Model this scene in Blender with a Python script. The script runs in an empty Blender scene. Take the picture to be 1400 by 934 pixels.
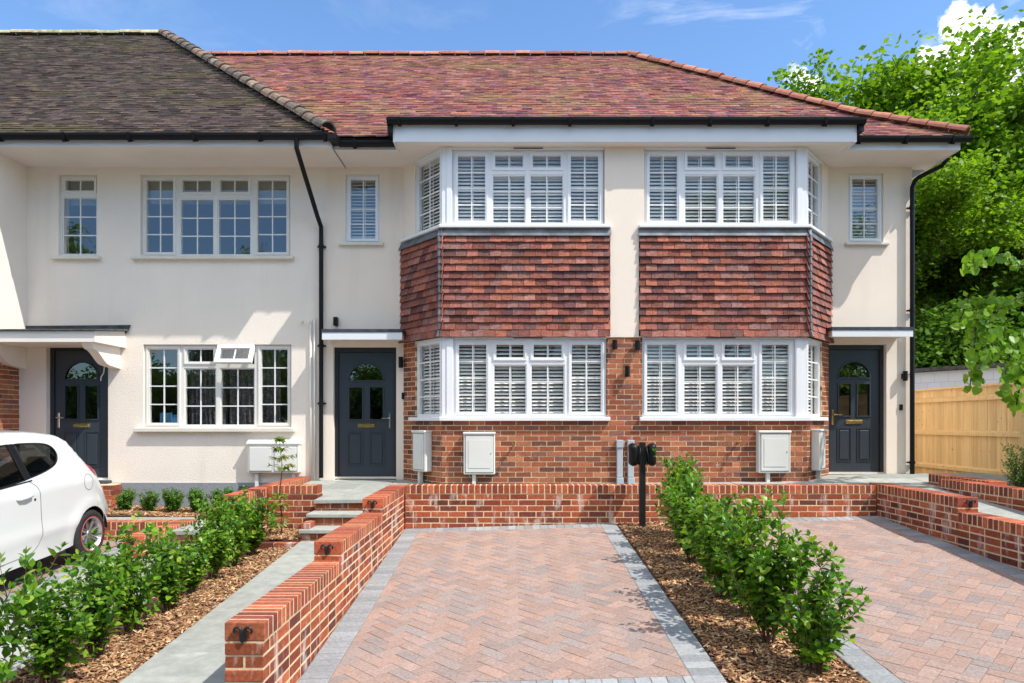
import bpy, bmesh, math, random
import numpy as np
from mathutils import Vector, Matrix
from mathutils.geometry import delaunay_2d_cdt
R = math.radians
F = 933.0; CZ = 1.7
SKY_T = (.74, .88, .98); SKY_S = .15; SUN_E = 3.1; EXPO = .85
scene = bpy.context.scene
COL = scene.collection
def PX(px, D): return (px-700)*D/F
def PZ(py, D): return (578-py)*D/F
def rect(D, a, b, c, d): return (PX(a, D), PX(c, D), PZ(d, D), PZ(b, D))   # x0,x1,z0,z1

# ------------------------------------------------------------------ materials
def newmat(name):
    m = bpy.data.materials.new(name); m.use_nodes = True
    nt = m.node_tree; nt.nodes.clear()
    out = nt.nodes.new('ShaderNodeOutputMaterial')
    p = nt.nodes.new('ShaderNodeBsdfPrincipled')
    nt.links.new(p.outputs[0], out.inputs[0])
    return m, nt, p, out
def N(nt, t, **k):
    n = nt.nodes.new(t)
    for a, b in k.items(): setattr(n, a, b)
    return n
def noise(nt, scale, detail=4, rough=.55, vec=None, dist=0):
    n = N(nt, 'ShaderNodeTexNoise'); n.inputs['Scale'].default_value = scale
    n.inputs['Detail'].default_value = detail; n.inputs['Roughness'].default_value = rough
    n.inputs['Distortion'].default_value = dist
    if vec is None:
        tc = N(nt, 'ShaderNodeTexCoord'); vec = tc.outputs['Object']
    nt.links.new(vec, n.inputs['Vector']); return n.outputs['Fac']
def stretched(nt, s):
    tc = N(nt, 'ShaderNodeTexCoord'); mp = N(nt, 'ShaderNodeMapping')
    nt.links.new(tc.outputs['Object'], mp.inputs[0]); mp.inputs['Scale'].default_value = s
    return mp.outputs[0]
def ramp(nt, fac, stops, interp='LINEAR'):
    r = N(nt, 'ShaderNodeValToRGB'); cr = r.color_ramp; cr.interpolation = interp
    while len(cr.elements) < len(stops): cr.elements.new(.5)
    for e, (p, c) in zip(cr.elements, stops):
        e.position = p; e.color = (c[0], c[1], c[2], 1) if not isinstance(c, (int, float)) else (c, c, c, 1)
    nt.links.new(fac, r.inputs[0]); return r.outputs[0]
def mix(nt, fac, a, b, mode='MIX'):
    m = N(nt, 'ShaderNodeMix', data_type='RGBA', blend_type=mode)
    for s, v in ((m.inputs[0], fac), (m.inputs[6], a), (m.inputs[7], b)):
        if isinstance(v, (int, float)): s.default_value = v
        elif isinstance(v, tuple): s.default_value = (v[0], v[1], v[2], 1)
        else: nt.links.new(v, s)
    return m.outputs[2]
def mth(nt, op, a, b=None, clamp=False):
    m = N(nt, 'ShaderNodeMath', operation=op, use_clamp=clamp)
    for s, v in zip(m.inputs, (a, b)):
        if v is None: continue
        if isinstance(v, (int, float)): s.default_value = v
        else: nt.links.new(v, s)
    return m.outputs[0]
def bump(nt, p, h, strength=.3, dist=.01):
    b = N(nt, 'ShaderNodeBump'); b.inputs['Strength'].default_value = strength; b.inputs['Distance'].default_value = dist
    nt.links.new(h, b.inputs['Height']); nt.links.new(b.outputs[0], p.inputs['Normal'])
def setc(nt, p, c):
    if isinstance(c, tuple): p.inputs['Base Color'].default_value = (c[0], c[1], c[2], 1)
    else: nt.links.new(c, p.inputs['Base Color'])
def plain(name, c, rough=.5, metal=0, var=.08, nscale=8, bmp=0, bscale=80, coat=0, spec=.5):
    m, nt, p, o = newmat(name)
    f = noise(nt, nscale)
    d = tuple(x*(1-var*2) for x in c); e = tuple(min(1, x*(1+var)) for x in c)
    setc(nt, p, ramp(nt, f, [(.3, d), (.7, e)]))
    p.inputs['Roughness'].default_value = rough; p.inputs['Metallic'].default_value = metal
    p.inputs['Coat Weight'].default_value = coat; p.inputs['Specular IOR Level'].default_value = spec
    if bmp: bump(nt, p, noise(nt, bscale, 3), bmp, .006)
    return m
def island(name, cols, nscale=30, mott=.35, rough=.85, bmp=.35, bscale=150, stains=(), dark=.55, vr=(.68, 1.22), spec=.3):
    """colour picked per brick, tile, paver or chip, mottled, with stains (colour, scale xyz, threshold, amount)"""
    m, nt, p, o = newmat(name)
    g = N(nt, 'ShaderNodeNewGeometry')
    n = len(cols)
    c = ramp(nt, g.outputs['Random Per Island'], [(i/n, k) for i, k in enumerate(cols)], 'CONSTANT')
    w = N(nt, 'ShaderNodeTexWhiteNoise', noise_dimensions='1D'); nt.links.new(g.outputs['Random Per Island'], w.inputs['W'])
    val = ramp(nt, w.outputs['Value'], [(0, vr[0]), (1, vr[1])])
    c = mix(nt, 1.0, c, val, 'MULTIPLY')
    f = noise(nt, nscale, 5, .65)
    c = mix(nt, mott, c, mix(nt, 1.0, c, ramp(nt, f, [(.3, dark*.7), (.7, 1.35)]), 'MULTIPLY'))
    for col, sc, thr, amt in stains:
        fn = noise(nt, 1.0, 5, .62, stretched(nt, sc))
        c = mix(nt, mth(nt, 'MULTIPLY', ramp(nt, fn, [(thr, 0), (thr+.14, 1)]), amt), c, col)
    setc(nt, p, c); p.inputs['Roughness'].default_value = rough; p.inputs['Specular IOR Level'].default_value = spec
    bump(nt, p, noise(nt, bscale, 4, .7), bmp, .004)
    return m

M = {}
def stucco(name, c, b1=.5, s1=90):
    m, nt, p, o = newmat(name)
    big = noise(nt, .9, 4); dirt = noise(nt, 1., 6, .6, stretched(nt, (3, 3, .35)))
    cc = mix(nt, 1.0, c, ramp(nt, big, [(.3, .95), (.7, 1.03)]), 'MULTIPLY')
    cc = mix(nt, mth(nt, 'MULTIPLY', ramp(nt, dirt, [(.54, 0), (.78, 1)]), .28), cc, tuple(x*.72 for x in c))
    setc(nt, p, cc); p.inputs['Roughness'].default_value = .9; p.inputs['Specular IOR Level'].default_value = .2
    a = noise(nt, s1, 5, .7); bump(nt, p, a, b1, .012)
    return m
M['render'] = stucco('cream_render', (.86, .755, .65), .35, 110)
M['rough_render'] = stucco('rough_white_render', (.85, .765, .675), .55, 45)
M['plinth'] = stucco('grey_plinth_paint', (.27, .285, .31), .7, 30)
EFF = (.72, .66, .62)
M['brick'] = island('house_brick', [(.36,.105,.052),(.42,.135,.065),(.32,.09,.046),(.46,.17,.085),(.38,.115,.056),(.20,.075,.052),(.40,.145,.078),(.34,.10,.05),(.26,.105,.078)], 45, .75, stains=[((.08,.05,.045),(22,22,34),.60,.55),(EFF,(6,6,11),.63,.6),((.12,.06,.045),(9,9,13),.56,.5)])
M['garden_brick'] = island('garden_wall_brick', [(.36,.085,.038),(.42,.105,.045),(.29,.066,.034),(.45,.125,.055),(.37,.09,.04),(.19,.055,.038),(.40,.10,.047),(.25,.06,.04)], 42, .75, stains=[((.07,.035,.03),(18,18,30),.62,.6),(EFF,(7,7,2.2),.55,.7),((.10,.05,.04),(9,9,13),.60,.5)])
M['coping_brick'] = island('coping_brick', [(.40,.10,.045),(.46,.12,.055),(.34,.08,.04),(.48,.14,.065),(.38,.095,.045),(.28,.07,.045)], 40, .7, stains=[((.07,.035,.03),(16,16,16),.66,.5),(EFF,(6,6,5),.68,.35)])
def sand(name, c, s=240):
    return plain(name, c, .95, 0, .12, 14, .5, s, spec=.1)
M['mortar'] = sand('sand_mortar', (.76,.59,.37)); M['lip_old'] = island('lichened_sunlit_tile_edge', [(.34,.29,.20),(.22,.18,.14),(.46,.40,.29),(.14,.11,.085),(.30,.25,.13),(.52,.46,.34)], 14, .6)  # old roof lip: lichen, plus the bright sunlit course line put into the colour
M['lip_new'] = island('sunlit_tile_edge', [(.60,.36,.28),(.48,.26,.20),(.66,.48,.30),(.40,.20,.17),(.62,.40,.24)], 14, .6)  # main roof lip: sunlit tile edge painted in as a paler colour
M['joint'] = sand('paving_joint_sand', (.26,.20,.16))
M['tile_hang'] = island('clay_wall_tile', [(.27,.088,.064),(.32,.11,.077),(.22,.075,.062),(.33,.14,.11),(.28,.10,.078),(.18,.078,.073),(.35,.115,.073),(.25,.12,.105)], 34, .8, vr=(.6, 1.3), stains=[((.33,.24,.20),(12,12,16),.60,.6),((.12,.06,.055),(9,9,14),.62,.5)])
M['tile_main'] = island('red_roof_tile', [(.28,.10,.085),(.34,.125,.095),(.23,.085,.105),(.37,.155,.10),(.27,.105,.135),(.31,.10,.08),(.15,.065,.085),(.34,.16,.13)], 20, .6, spec=.12, stains=[((.25,.17,.07),(.8,2.4,2.4),.50,.7),((.26,.16,.20),(1.3,4,4),.58,.45),((.05,.035,.035),(5,9,9),.66,.6)])
M['tile_old'] = island('old_brown_roof_tile', [(.075,.050,.046),(.105,.074,.062),(.048,.034,.032),(.082,.054,.058),(.125,.088,.070),(.060,.042,.048),(.095,.068,.052)], 18, .5, spec=.08, stains=[((.085,.078,.028),(.6,1.6,1.6),.54,.6),((.34,.31,.25),(7,9,9),.66,.6)])
M['ridge_new'] = island('clay_ridge_tile', [(.46,.19,.12),(.42,.16,.10),(.50,.22,.14),(.38,.15,.10)], 14, .4, stains=[((.30,.27,.20),(5,5,5),.62,.4)])
M['ridge_old'] = island('weathered_ridge_tile', [(.22,.15,.11),(.17,.13,.10),(.26,.17,.12),(.14,.11,.09)], 14, .5, stains=[((.50,.45,.30),(6,6,6),.55,.7)])
M['ridge_lichen'] = island('lichened_ridge_tile', [(.40,.34,.20),(.34,.30,.18),(.45,.38,.24)], 14, .5, stains=[((.62,.56,.38),(9,9,9),.52,.8),((.2,.2,.07),(4,4,4),.6,.6)])
M['paver'] = island('brindle_paver', [(.375,.262,.218),(.39,.268,.222),(.365,.258,.218),(.34,.258,.228),(.405,.265,.21),(.37,.262,.222),(.32,.256,.232),(.385,.262,.212)], 60, .55, vr=(.88, 1.08), bmp=.5, bscale=220, stains=[((.34,.30,.28),(1.2,1.2,1.2),.56,.3),((.62,.45,.36),(2,2,2),.62,.3)])
M['kerb'] = island('charcoal_kerb_block', [(.30,.31,.32),(.33,.34,.35),(.28,.29,.30),(.35,.36,.36),(.31,.315,.32)], 45, .45, vr=(.85, 1.1), bmp=.5, bscale=220)
M['slab'] = island('grey_sandstone', [(.33,.345,.315),(.365,.375,.34),(.31,.325,.30),(.35,.355,.32)], 9, .35, vr=(.88, 1.1), bmp=.4, bscale=60, stains=[((.60,.60,.55),(2.5,5,5),.62,.5),((.28,.29,.26),(3,6,6),.60,.35)])
M['chip'] = island('bark_chip', [(.46,.25,.12),(.60,.37,.19),(.34,.17,.08),(.22,.10,.05),(.68,.46,.27),(.42,.22,.10),(.15,.07,.04)], 50, .5)
M['soil'] = plain('dark_soil', (.10,.055,.03), .95, 0, .3, 30, .8, 90)
M['earth'] = plain('rough_ground', (.17,.15,.11), .95, 0, .2, 3, .8, 40)
M['tarmac'] = plain('tarmac', (.055,.055,.057), .9, 0, .15, 30, .8, 300)
M['grass'] = plain('grass_ground', (.06,.10,.025), .95, 0, .3, 5, .8, 60)
M['upvc'] = plain('white_upvc', (.80,.81,.83), .28, 0, .01, 2)
M['oldupvc'] = plain('cream_frame', (.74,.72,.68), .35, 0, .015, 2)
M['sillc'] = plain('cream_sill', (.70,.66,.58), .6, 0, .04, 6)
M['bead'] = plain('white_glazing_bar', (.78,.78,.78), .35, 0, .01, 2)
M['soffit'] = plain('white_soffit_board', (.82,.75,.68), .5, 0, .03, 1.5)
M['fascia'] = plain('white_fascia_board', (.74,.76,.79), .35, 0, .02, 2)
M['black'] = plain('black_plastic', (.006,.006,.007), .45, 0, .1, 4, spec=.25)
M['blackmetal'] = plain('black_metal', (.010,.010,.011), .42, 0, .15, 9)
M['lead'] = plain('lead_sheet', (.15,.165,.185), .55, .25, .25, 6, .4, 12)
M['felt'] = plain('grey_roof_felt', (.085,.085,.082), .9, 0, .3, 14, .6, 120)
M['lead_dark'] = plain('dark_lead_flashing', (.045,.055,.07), .6, .1, .35, 7, .5, 14)
def wood_door(name, c):
    m, nt, p, o = newmat(name)
    f = noise(nt, 1, 4, .6, stretched(nt, (60, 60, 3))); setc(nt, p, ramp(nt, f, [(.3, tuple(x*.88 for x in c)), (.7, c)]))
    p.inputs['Roughness'].default_value = .38; bump(nt, p, f, .12, .004); return m
M['door'] = wood_door('anthracite_door', (.034,.044,.058)); M['doorframe'] = plain('anthracite_frame', (.022,.025,.031), .35, 0, .05)
M['brass'] = plain('brass', (.65,.47,.18), .25, 1, .1); M['chrome'] = plain('chrome', (.7,.7,.7), .18, 1, .03)
M['meter'] = plain('cream_meter_box', (.70,.70,.66), .45, 0, .03, 3)
M['duct'] = plain('grey_duct', (.42,.45,.49), .4, 0, .03)
M['room'] = plain('room_paint', (.58,.55,.50), .9, 0, .05, 1); M['floor'] = plain('room_floor', (.18,.12,.08), .6, 0, .1, 3)
M['shutter'] = plain('white_shutter', (.88,.87,.84), .4, 0, .01)
M['blind'] = plain('olive_blind', (.30,.31,.24), .8, 0, .05)
def curtain_mat():
    m, nt, p, o = newmat('patterned_lace')
    f = noise(nt, 24, 5, .8, dist=1.4)
    setc(nt, p, ramp(nt, f, [(.40, (.055,.045,.055)), (.52, (.12,.10,.12)), (.62, (.36,.33,.37))])); p.inputs['Roughness'].default_value = .9; return m
M['lace'] = curtain_mat()
def glass(name, extra=.06, tint=(.93,.96,.95), boost=1.0):
    m, nt, p, o = newmat(name); nt.nodes.remove(p)
    t = N(nt, 'ShaderNodeBsdfTransparent'); t.inputs[0].default_value = (*tint, 1)
    g = N(nt, 'ShaderNodeBsdfGlossy'); g.inputs['Roughness'].default_value = .004
    fr = N(nt, 'ShaderNodeFresnel'); gg = N(nt, 'ShaderNodeNewGeometry'); nt.links.new(mth(nt, 'ADD', 1.52, mth(nt, 'MULTIPLY', gg.outputs['Backfacing'], 1/1.52-1.52)), fr.inputs[0])
    f = mth(nt, 'ADD', mth(nt, 'MULTIPLY', fr.outputs[0], boost), extra, True)
    b = N(nt, 'ShaderNodeBump'); b.inputs['Strength'].default_value = .02; b.inputs['Distance'].default_value = .01
    nt.links.new(noise(nt, 2.2, 1), b.inputs['Height']); nt.links.new(b.outputs[0], g.inputs['Normal'])
    x = N(nt, 'ShaderNodeMixShader'); nt.links.new(f, x.inputs[0]); nt.links.new(t.outputs[0], x.inputs[1]); nt.links.new(g.outputs[0], x.inputs[2])
    nt.links.new(x.outputs[0], o.inputs[0]); return m
M['glass'] = glass('window_glass', .10, boost=1.5); M['bayglass'] = glass('bay_window_glass', .02, (.97,.98,.97), 1.0); M['doorglass'] = glass('obscured_glass', .10, (.35,.38,.35))
M['carglass'] = glass('car_glass', .05, (.42,.47,.45))
def leafmat(name, cols, trans=.45, rough=.35, spec=.5):
    m, nt, p, o = newmat(name)
    g = N(nt, 'ShaderNodeNewGeometry'); n = len(cols)
    c = ramp(nt, g.outputs['Random Per Island'], [(i/(n-1), k) for i, k in enumerate(cols)])
    setc(nt, p, c); p.inputs['Roughness'].default_value = rough; p.inputs['Specular IOR Level'].default_value = spec
    t = N(nt, 'ShaderNodeBsdfTranslucent'); nt.links.new(mix(nt, 1., c, (1.25, 1.3, .55), 'MULTIPLY'), t.inputs[0])
    x = N(nt, 'ShaderNodeMixShader'); x.inputs[0].default_value = trans
    nt.links.new(p.outputs[0], x.inputs[1]); nt.links.new(t.outputs[0], x.inputs[2]); nt.links.new(x.outputs[0], o.inputs[0]); return m
M['leaf'] = leafmat('hedge_leaf', [(.03,.09,.012),(.12,.28,.02),(.05,.14,.014),(.22,.42,.03),(.09,.23,.02),(.40,.52,.06)], .42, .34, .35)
M['leaf_box'] = leafmat('small_dark_leaf', [(.06,.15,.02),(.09,.22,.025),(.14,.30,.04)], .4, .35)
M['leaf_tree'] = leafmat('maple_leaf', [(.06,.14,.012),(.14,.27,.018),(.19,.33,.022),(.27,.41,.03),(.13,.26,.018)], .48, .45, .3)
M['leaf_dark'] = leafmat('dark_leaf', [(.05,.12,.015),(.09,.19,.022),(.15,.28,.03)], .4, .55, .2)
M['leaf_lime'] = leafmat('lime_leaf', [(.13,.28,.02),(.20,.38,.03),(.28,.46,.04),(.16,.32,.025)], .55, .4, .4)
M['leaf_yellow'] = leafmat('young_yellow_leaf', [(.16,.24,.04),(.28,.32,.06),(.10,.20,.04),(.36,.34,.09)], .4, .4)
M['bark'] = plain('tree_bark', (.10,.078,.058), .95, 0, .35, 9, .9, 30)
M['twig'] = plain('twig', (.13,.075,.04), .8, 0, .3, 30)
def fencemat():
    m, nt, p, o = newmat('new_softwood')
    f = noise(nt, 1, 5, .6, stretched(nt, (35, 35, 1.2)))
    c = ramp(nt, f, [(.3, (.66,.42,.17)), (.5, (.80,.55,.26)), (.75, (.86,.63,.34))])
    g = N(nt, 'ShaderNodeNewGeometry'); c = mix(nt, 1., c, ramp(nt, g.outputs['Random Per Island'], [(0, (.82,.80,.75)), (1, (1.08,1.06,1.0))]), 'MULTIPLY')
    v = N(nt, 'ShaderNodeTexVoronoi'); v.inputs['Scale'].default_value = 1.0
    nt.links.new(stretched(nt, (9, 9, 7)), v.inputs[0])
    c = mix(nt, ramp(nt, mth(nt, 'ADD', v.outputs['Distance'], mth(nt, 'MULTIPLY', noise(nt, 1.6, 2), .22)), [(.12, .8), (.19, .6), (.25, 0)]), c, (.34,.16,.055))
    setc(nt, p, c); p.inputs['Roughness'].default_value = .8; bump(nt, p, f, .2, .004); return m
M['fence'] = fencemat()
def blockwork():
    m, nt, p, o = newmat('painted_blockwork')
    b = N(nt, 'ShaderNodeTexBrick'); b.inputs['Scale'].default_value = 1; b.inputs['Brick Width'].default_value = .44; b.inputs['Row Height'].default_value = .22
    b.inputs['Mortar Size'].default_value = .006; b.inputs['Color1'].default_value = (.62,.66,.74,1); b.inputs['Color2'].default_value = (.66,.70,.78,1); b.inputs['Mortar'].default_value = (.44,.47,.52,1)
    tc = N(nt, 'ShaderNodeTexCoord'); s = N(nt, 'ShaderNodeSeparateXYZ'); c = N(nt, 'ShaderNodeCombineXYZ'); nt.links.new(tc.outputs['Object'], s.inputs[0])
    nt.links.new(mth(nt, 'SUBTRACT', s.outputs[1], s.outputs[0]), c.inputs[0]); nt.links.new(s.outputs[2], c.inputs[1]); nt.links.new(c.outputs[0], b.inputs[0])
    nt.links.new(b.outputs[0], p.inputs['Base Color']); p.inputs['Roughness'].default_value = .8; return m
M['block'] = blockwork()
M['carpaint'] = plain('white_car_paint', (.66,.66,.64), .2, 0, .005, 1, coat=1); M['rubber'] = plain('tyre_rubber', (.022,.021,.02), .8, 0, .2, 20)
M['alloy'] = plain('silver_wheel', (.55,.54,.53), .3, .85, .05); M['redstrip'] = plain('red_rim_strip', (.65,.05,.07), .4, 0, .05)
M['taillight'] = plain('red_lens', (.42,.015,.02), .12, 0, .1, coat=1); M['seat'] = plain('grey_seat_cloth', (.16,.16,.155), .9, 0, .1); M['wheelwell'] = plain('dark_liner', (.012,.012,.012), .9, 0, .1)
M['headlight'] = plain('clear_lens', (.6,.62,.65), .08, .4, .05)

# ------------------------------------------------------------------ mesh builder and tree of things
BASE = {}
def thing(name, label, cat, loc=(0, 0, 0), group=None):
    o = bpy.data.objects.new(name, None); COL.objects.link(o); o.location = loc; o.empty_display_size = .2
    o['label'] = label; o['category'] = cat
    if group: o['group'] = group
    BASE[o.name] = Vector(loc); return o
def tag(o, label=None, cat=None, group=None, kind=None):
    for k, v in (('label', label), ('category', cat), ('group', group), ('kind', kind)):
        if v: o[k] = v
    return o
def root(o):
    while o.parent: o = o.parent
    return o
class MB:
    def __init__(s, T=None): s.v = []; s.f = []; s.mi = []; s.T = T; s.k = 0
    def add(s, vs, fs):
        n = len(s.v); T = s.T
        s.v.extend([T(*p) for p in vs] if T else [tuple(p) for p in vs])
        for f in fs: s.f.append(tuple(i+n for i in f)); s.mi.append(s.k)
    def box(s, a0, a1, b0, b1, c0, c1):
        s.add([(a0,b0,c0),(a1,b0,c0),(a1,b1,c0),(a0,b1,c0),(a0,b0,c1),(a1,b0,c1),(a1,b1,c1),(a0,b1,c1)],
              [(3,2,1,0),(4,5,6,7),(0,1,5,4),(1,2,6,5),(2,3,7,6),(3,0,4,7)])
    def cbox(s, a0, a1, b0, b1, c0, c1, c=.004):
        """box with every edge chamfered"""
        vs = []; idx = {}
        L = ((a0, a1), (b0, b1), (c0, c1))
        for i in range(2):
            for j in range(2):
                for k in range(2):
                    for ax in range(3):
                        p = [L[0][i], L[1][j], L[2][k]]
                        for q in range(3):
                            if q != ax: p[q] += c*(1 if (i, j, k)[q] == 0 else -1)
                        # vertex lies on the face with normal along ax
                        idx[(i, j, k, ax)] = len(vs); vs.append(tuple(p))
        fs = []
        for ax in range(3):
            u, w = [q for q in range(3) if q != ax]
            for side in range(2):
                loop = []
                for (x, y) in ((0, 0), (1, 0), (1, 1), (0, 1)):
                    t = [0, 0, 0]; t[ax] = side; t[u] = x; t[w] = y
                    loop.append(idx[(*t, ax)])
                fs.append(tuple(loop))
            # edges parallel to ax
            for x in range(2):
                for y in range(2):
                    t0 = [0, 0, 0]; t0[ax] = 0; t0[u] = x; t0[w] = y; t1 = list(t0); t1[ax] = 1
                    fs.append((idx[(*t0, u)], idx[(*t1, u)], idx[(*t1, w)], idx[(*t0, w)]))
        for i in range(2):
            for j in range(2):
                for k in range(2): fs.append(tuple(idx[(i, j, k, ax)] for ax in range(3)))
        s.add(vs, fs)
    def quad(s, a, b, c, d): s.add([a, b, c, d], [(0, 1, 2, 3)])
    def prism(s, poly, f0, f1):
        """poly: 2d points; f0/f1 map a 2d point to the two 3d ends"""
        n = len(poly)
        s.add([f0(*p) for p in poly]+[f1(*p) for p in poly],
              [tuple(range(n-1, -1, -1)), tuple(range(n, 2*n))]+[(i, (i+1) % n, n+(i+1) % n, n+i) for i in range(n)])
    def tube(s, pts, r, n=8, caps=True):
        pts = [Vector(p) for p in pts]; m = len(pts)
        rs = r if isinstance(r, (list, tuple)) else [r]*m
        vs = []; prev = None
        for i, p in enumerate(pts):
            t = (pts[min(i+1, m-1)]-pts[max(i-1, 0)]).normalized()
            if prev is None: a = t.orthogonal().normalized()
            else:
                a = prev-t*prev.dot(t)
                a = a.normalized() if a.length > 1e-6 else t.orthogonal().normalized()
            prev = a; b = t.cross(a)
            for k in range(n):
                q = 2*math.pi*k/n; vs.append(tuple(p+(a*math.cos(q)+b*math.sin(q))*rs[i]))
        fs = [(i*n+k, i*n+(k+1) % n, (i+1)*n+(k+1) % n, (i+1)*n+k) for i in range(m-1) for k in range(n)]
        if caps: fs += [tuple(range(n-1, -1, -1)), tuple((m-1)*n+k for k in range(n))]
        s.add(vs, fs)
    def lathe(s, prof, axis_map, n=24, closed=False):
        """prof: (radius, along); axis_map(x, y, along) -> point"""
        m = len(prof); vs = []
        for r, a in prof:
            for k in range(n):
                q = 2*math.pi*k/n; vs.append(axis_map(r*math.cos(q), r*math.sin(q), a))
        fs = [(i*n+k, i*n+(k+1) % n, (i+1)*n+(k+1) % n, (i+1)*n+k) for i in range(m-1) for k in range(n)]
        if closed: fs += [((m-1)*n+k, (m-1)*n+(k+1) % n, (k+1) % n, k) for k in range(n)]
        s.add(vs, fs)
    def build(s, name, mats, parent=None, smooth=False, recalc=True):
        if not isinstance(mats, (list, tuple)): mats = [mats]
        off = BASE.get(root(parent).name, Vector((0, 0, 0))) if parent else Vector((0, 0, 0))
        me = bpy.data.meshes.new(name)
        v = np.array(s.v, dtype=np.float64).reshape(-1, 3)-np.array(off)
        me.from_pydata(v.tolist(), [], s.f)
        for m in mats: me.materials.append(m)
        if len(mats) > 1: me.polygons.foreach_set('material_index', s.mi)
        if recalc:
            bm = bmesh.new(); bm.from_mesh(me); bmesh.ops.recalc_face_normals(bm, faces=bm.faces); bm.to_mesh(me); bm.free()
        if smooth: me.polygons.foreach_set('use_smooth', [True]*len(me.polygons))
        me.update()
        o = bpy.data.objects.new(name, me); COL.objects.link(o)
        if parent: o.parent = parent
        return o
def TF(D): return lambda u, v, w: (u, D-w, v)                 # front-facing wall at depth D
def smooth_by_angle(o, ang=35):
    me = o.data; bm = bmesh.new(); bm.from_mesh(me); bmesh.ops.remove_doubles(bm, verts=bm.verts, dist=.0004)
    bmesh.ops.recalc_face_normals(bm, faces=bm.faces)
    for e in bm.edges: e.smooth = len(e.link_faces) == 2 and e.calc_face_angle(0) < R(ang)
    for f in bm.faces: f.smooth = True
    bm.to_mesh(me); bm.free()

def grid_minus(u0, u1, v0, v1, holes):
    us = sorted({u0, u1, *[x for h in holes for x in h[:2] if u0 < x < u1]})
    vs = sorted({v0, v1, *[x for h in holes for x in h[2:4] if v0 < x < v1]})
    for a, b in zip(us, us[1:]):
        for c, d in zip(vs, vs[1:]):
            mu, mv = (a+b)/2, (c+d)/2
            if not any(h[0] < mu < h[1] and h[2] < mv < h[3] for h in holes): yield a, b, c, d
def wall(mb, u0, u1, v0, v1, holes, w=0, depth=.2):
    """wall face with openings, their reveals and the inner face"""
    for a, b, c, d in grid_minus(u0, u1, v0, v1, holes):
        mb.quad((a, c, w), (b, c, w), (b, d, w), (a, d, w)); mb.quad((a, c, w-depth), (b, c, w-depth), (b, d, w-depth), (a, d, w-depth))
    for h in list(holes)+[(u0, u1, v0, v1)]:
        a, b, c, d = max(h[0], u0), min(h[1], u1), max(h[2], v0), min(h[3], v1)
        for p, q in (((a, c), (b, c)), ((b, c), (b, d)), ((b, d), (a, d)), ((a, d), (a, c))):
            mb.quad((*p, w), (*q, w), (*q, w-depth), (*p, w-depth))
rnd = random.Random(7)
def bricks(mb, u0, u1, v0, v1, holes=(), w=0, depth=.09, phase=0, ch=0, mod=.225, course=.075, j=.0115, tooth=0):
    n = int(round((v1-v0)/course)); vv = v1
    for r in range(n+1):
        t = vv-r*course-j; b = t-(course-j)
        if t <= v0+.01: break
        b = max(b, v0)
        x = u0-mod*((r+phase) % 2)*.5; U1 = u1
        if tooth:
            U1 = u1+tooth*mod*.5*(r % 2); x = U1-mod*(int((U1-u0)/mod)+1)
        cuts = [(u0, U1)]
        for h in holes:
            if h[2] < (b+t)/2 < h[3]:
                nc = []
                for a, c in cuts:
                    if h[0] > a: nc.append((a, min(c, h[0])))
                    if h[1] < c: nc.append((max(a, h[1]), c))
                cuts = nc
        while x < U1-.001:
            a0, a1 = x+j/2, x+mod-j/2
            for a, c in cuts:
                p, q = max(a0, a), min(a1, c)
                if q-p > .02:
                    d = rnd.uniform(-.0015, .0015); e = rnd.uniform(-.001, .001)
                    if ch: mb.cbox(p, q, b+e, t+e, w-depth, w+d, ch)
                    else: mb.box(p, q, b+e, t+e, w-depth, w+d)
            x += mod
# ------------------------------------------------------------------ windows, doors, roofs
def ring(mb, a, b, c, d, t, w0, w1):
    mb.box(a, b, c, c+t, w0, w1); mb.box(a, b, d-t, d, w0, w1); mb.box(a, a+t, c+t, d-t, w0, w1); mb.box(b-t, b, c+t, d-t, w0, w1)
def bars(mb, a, b, c, d, cols, rows, w0=-.036, w1=-.018, t=.009):
    for i in range(1, cols):
        x = a+(b-a)*i/cols; mb.box(x-t, x+t, c, d, w0, w1)
    for i in range(1, rows):
        y = c+(d-c)*i/rows; mb.box(a, b, y-t, y+t, w0+.001, w1-.001)
def slats(mb, T0, a, b, c, d, wc=-.105, pitch=.051, ang=38):
    ca, sa = math.cos(R(ang)), math.sin(R(ang)); hc, ht = .029, .0045
    n = int((d-c)/pitch)
    for i in range(n):
        v = c+(i+.5)*(d-c)/n
        def q(x, y): return (v+x*(-sa)+y*ca, wc+x*ca+y*sa)   # outer edge lower
        pts = [q(-hc, 0), q(0, -ht), q(hc, 0), q(0, ht)]
        mb.add([(a, *p) for p in pts]+[(b, *p) for p in pts], [(0,1,2,3),(7,6,5,4),(0,4,5,1),(1,5,6,2),(2,6,7,3),(3,7,4,0)])
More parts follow.
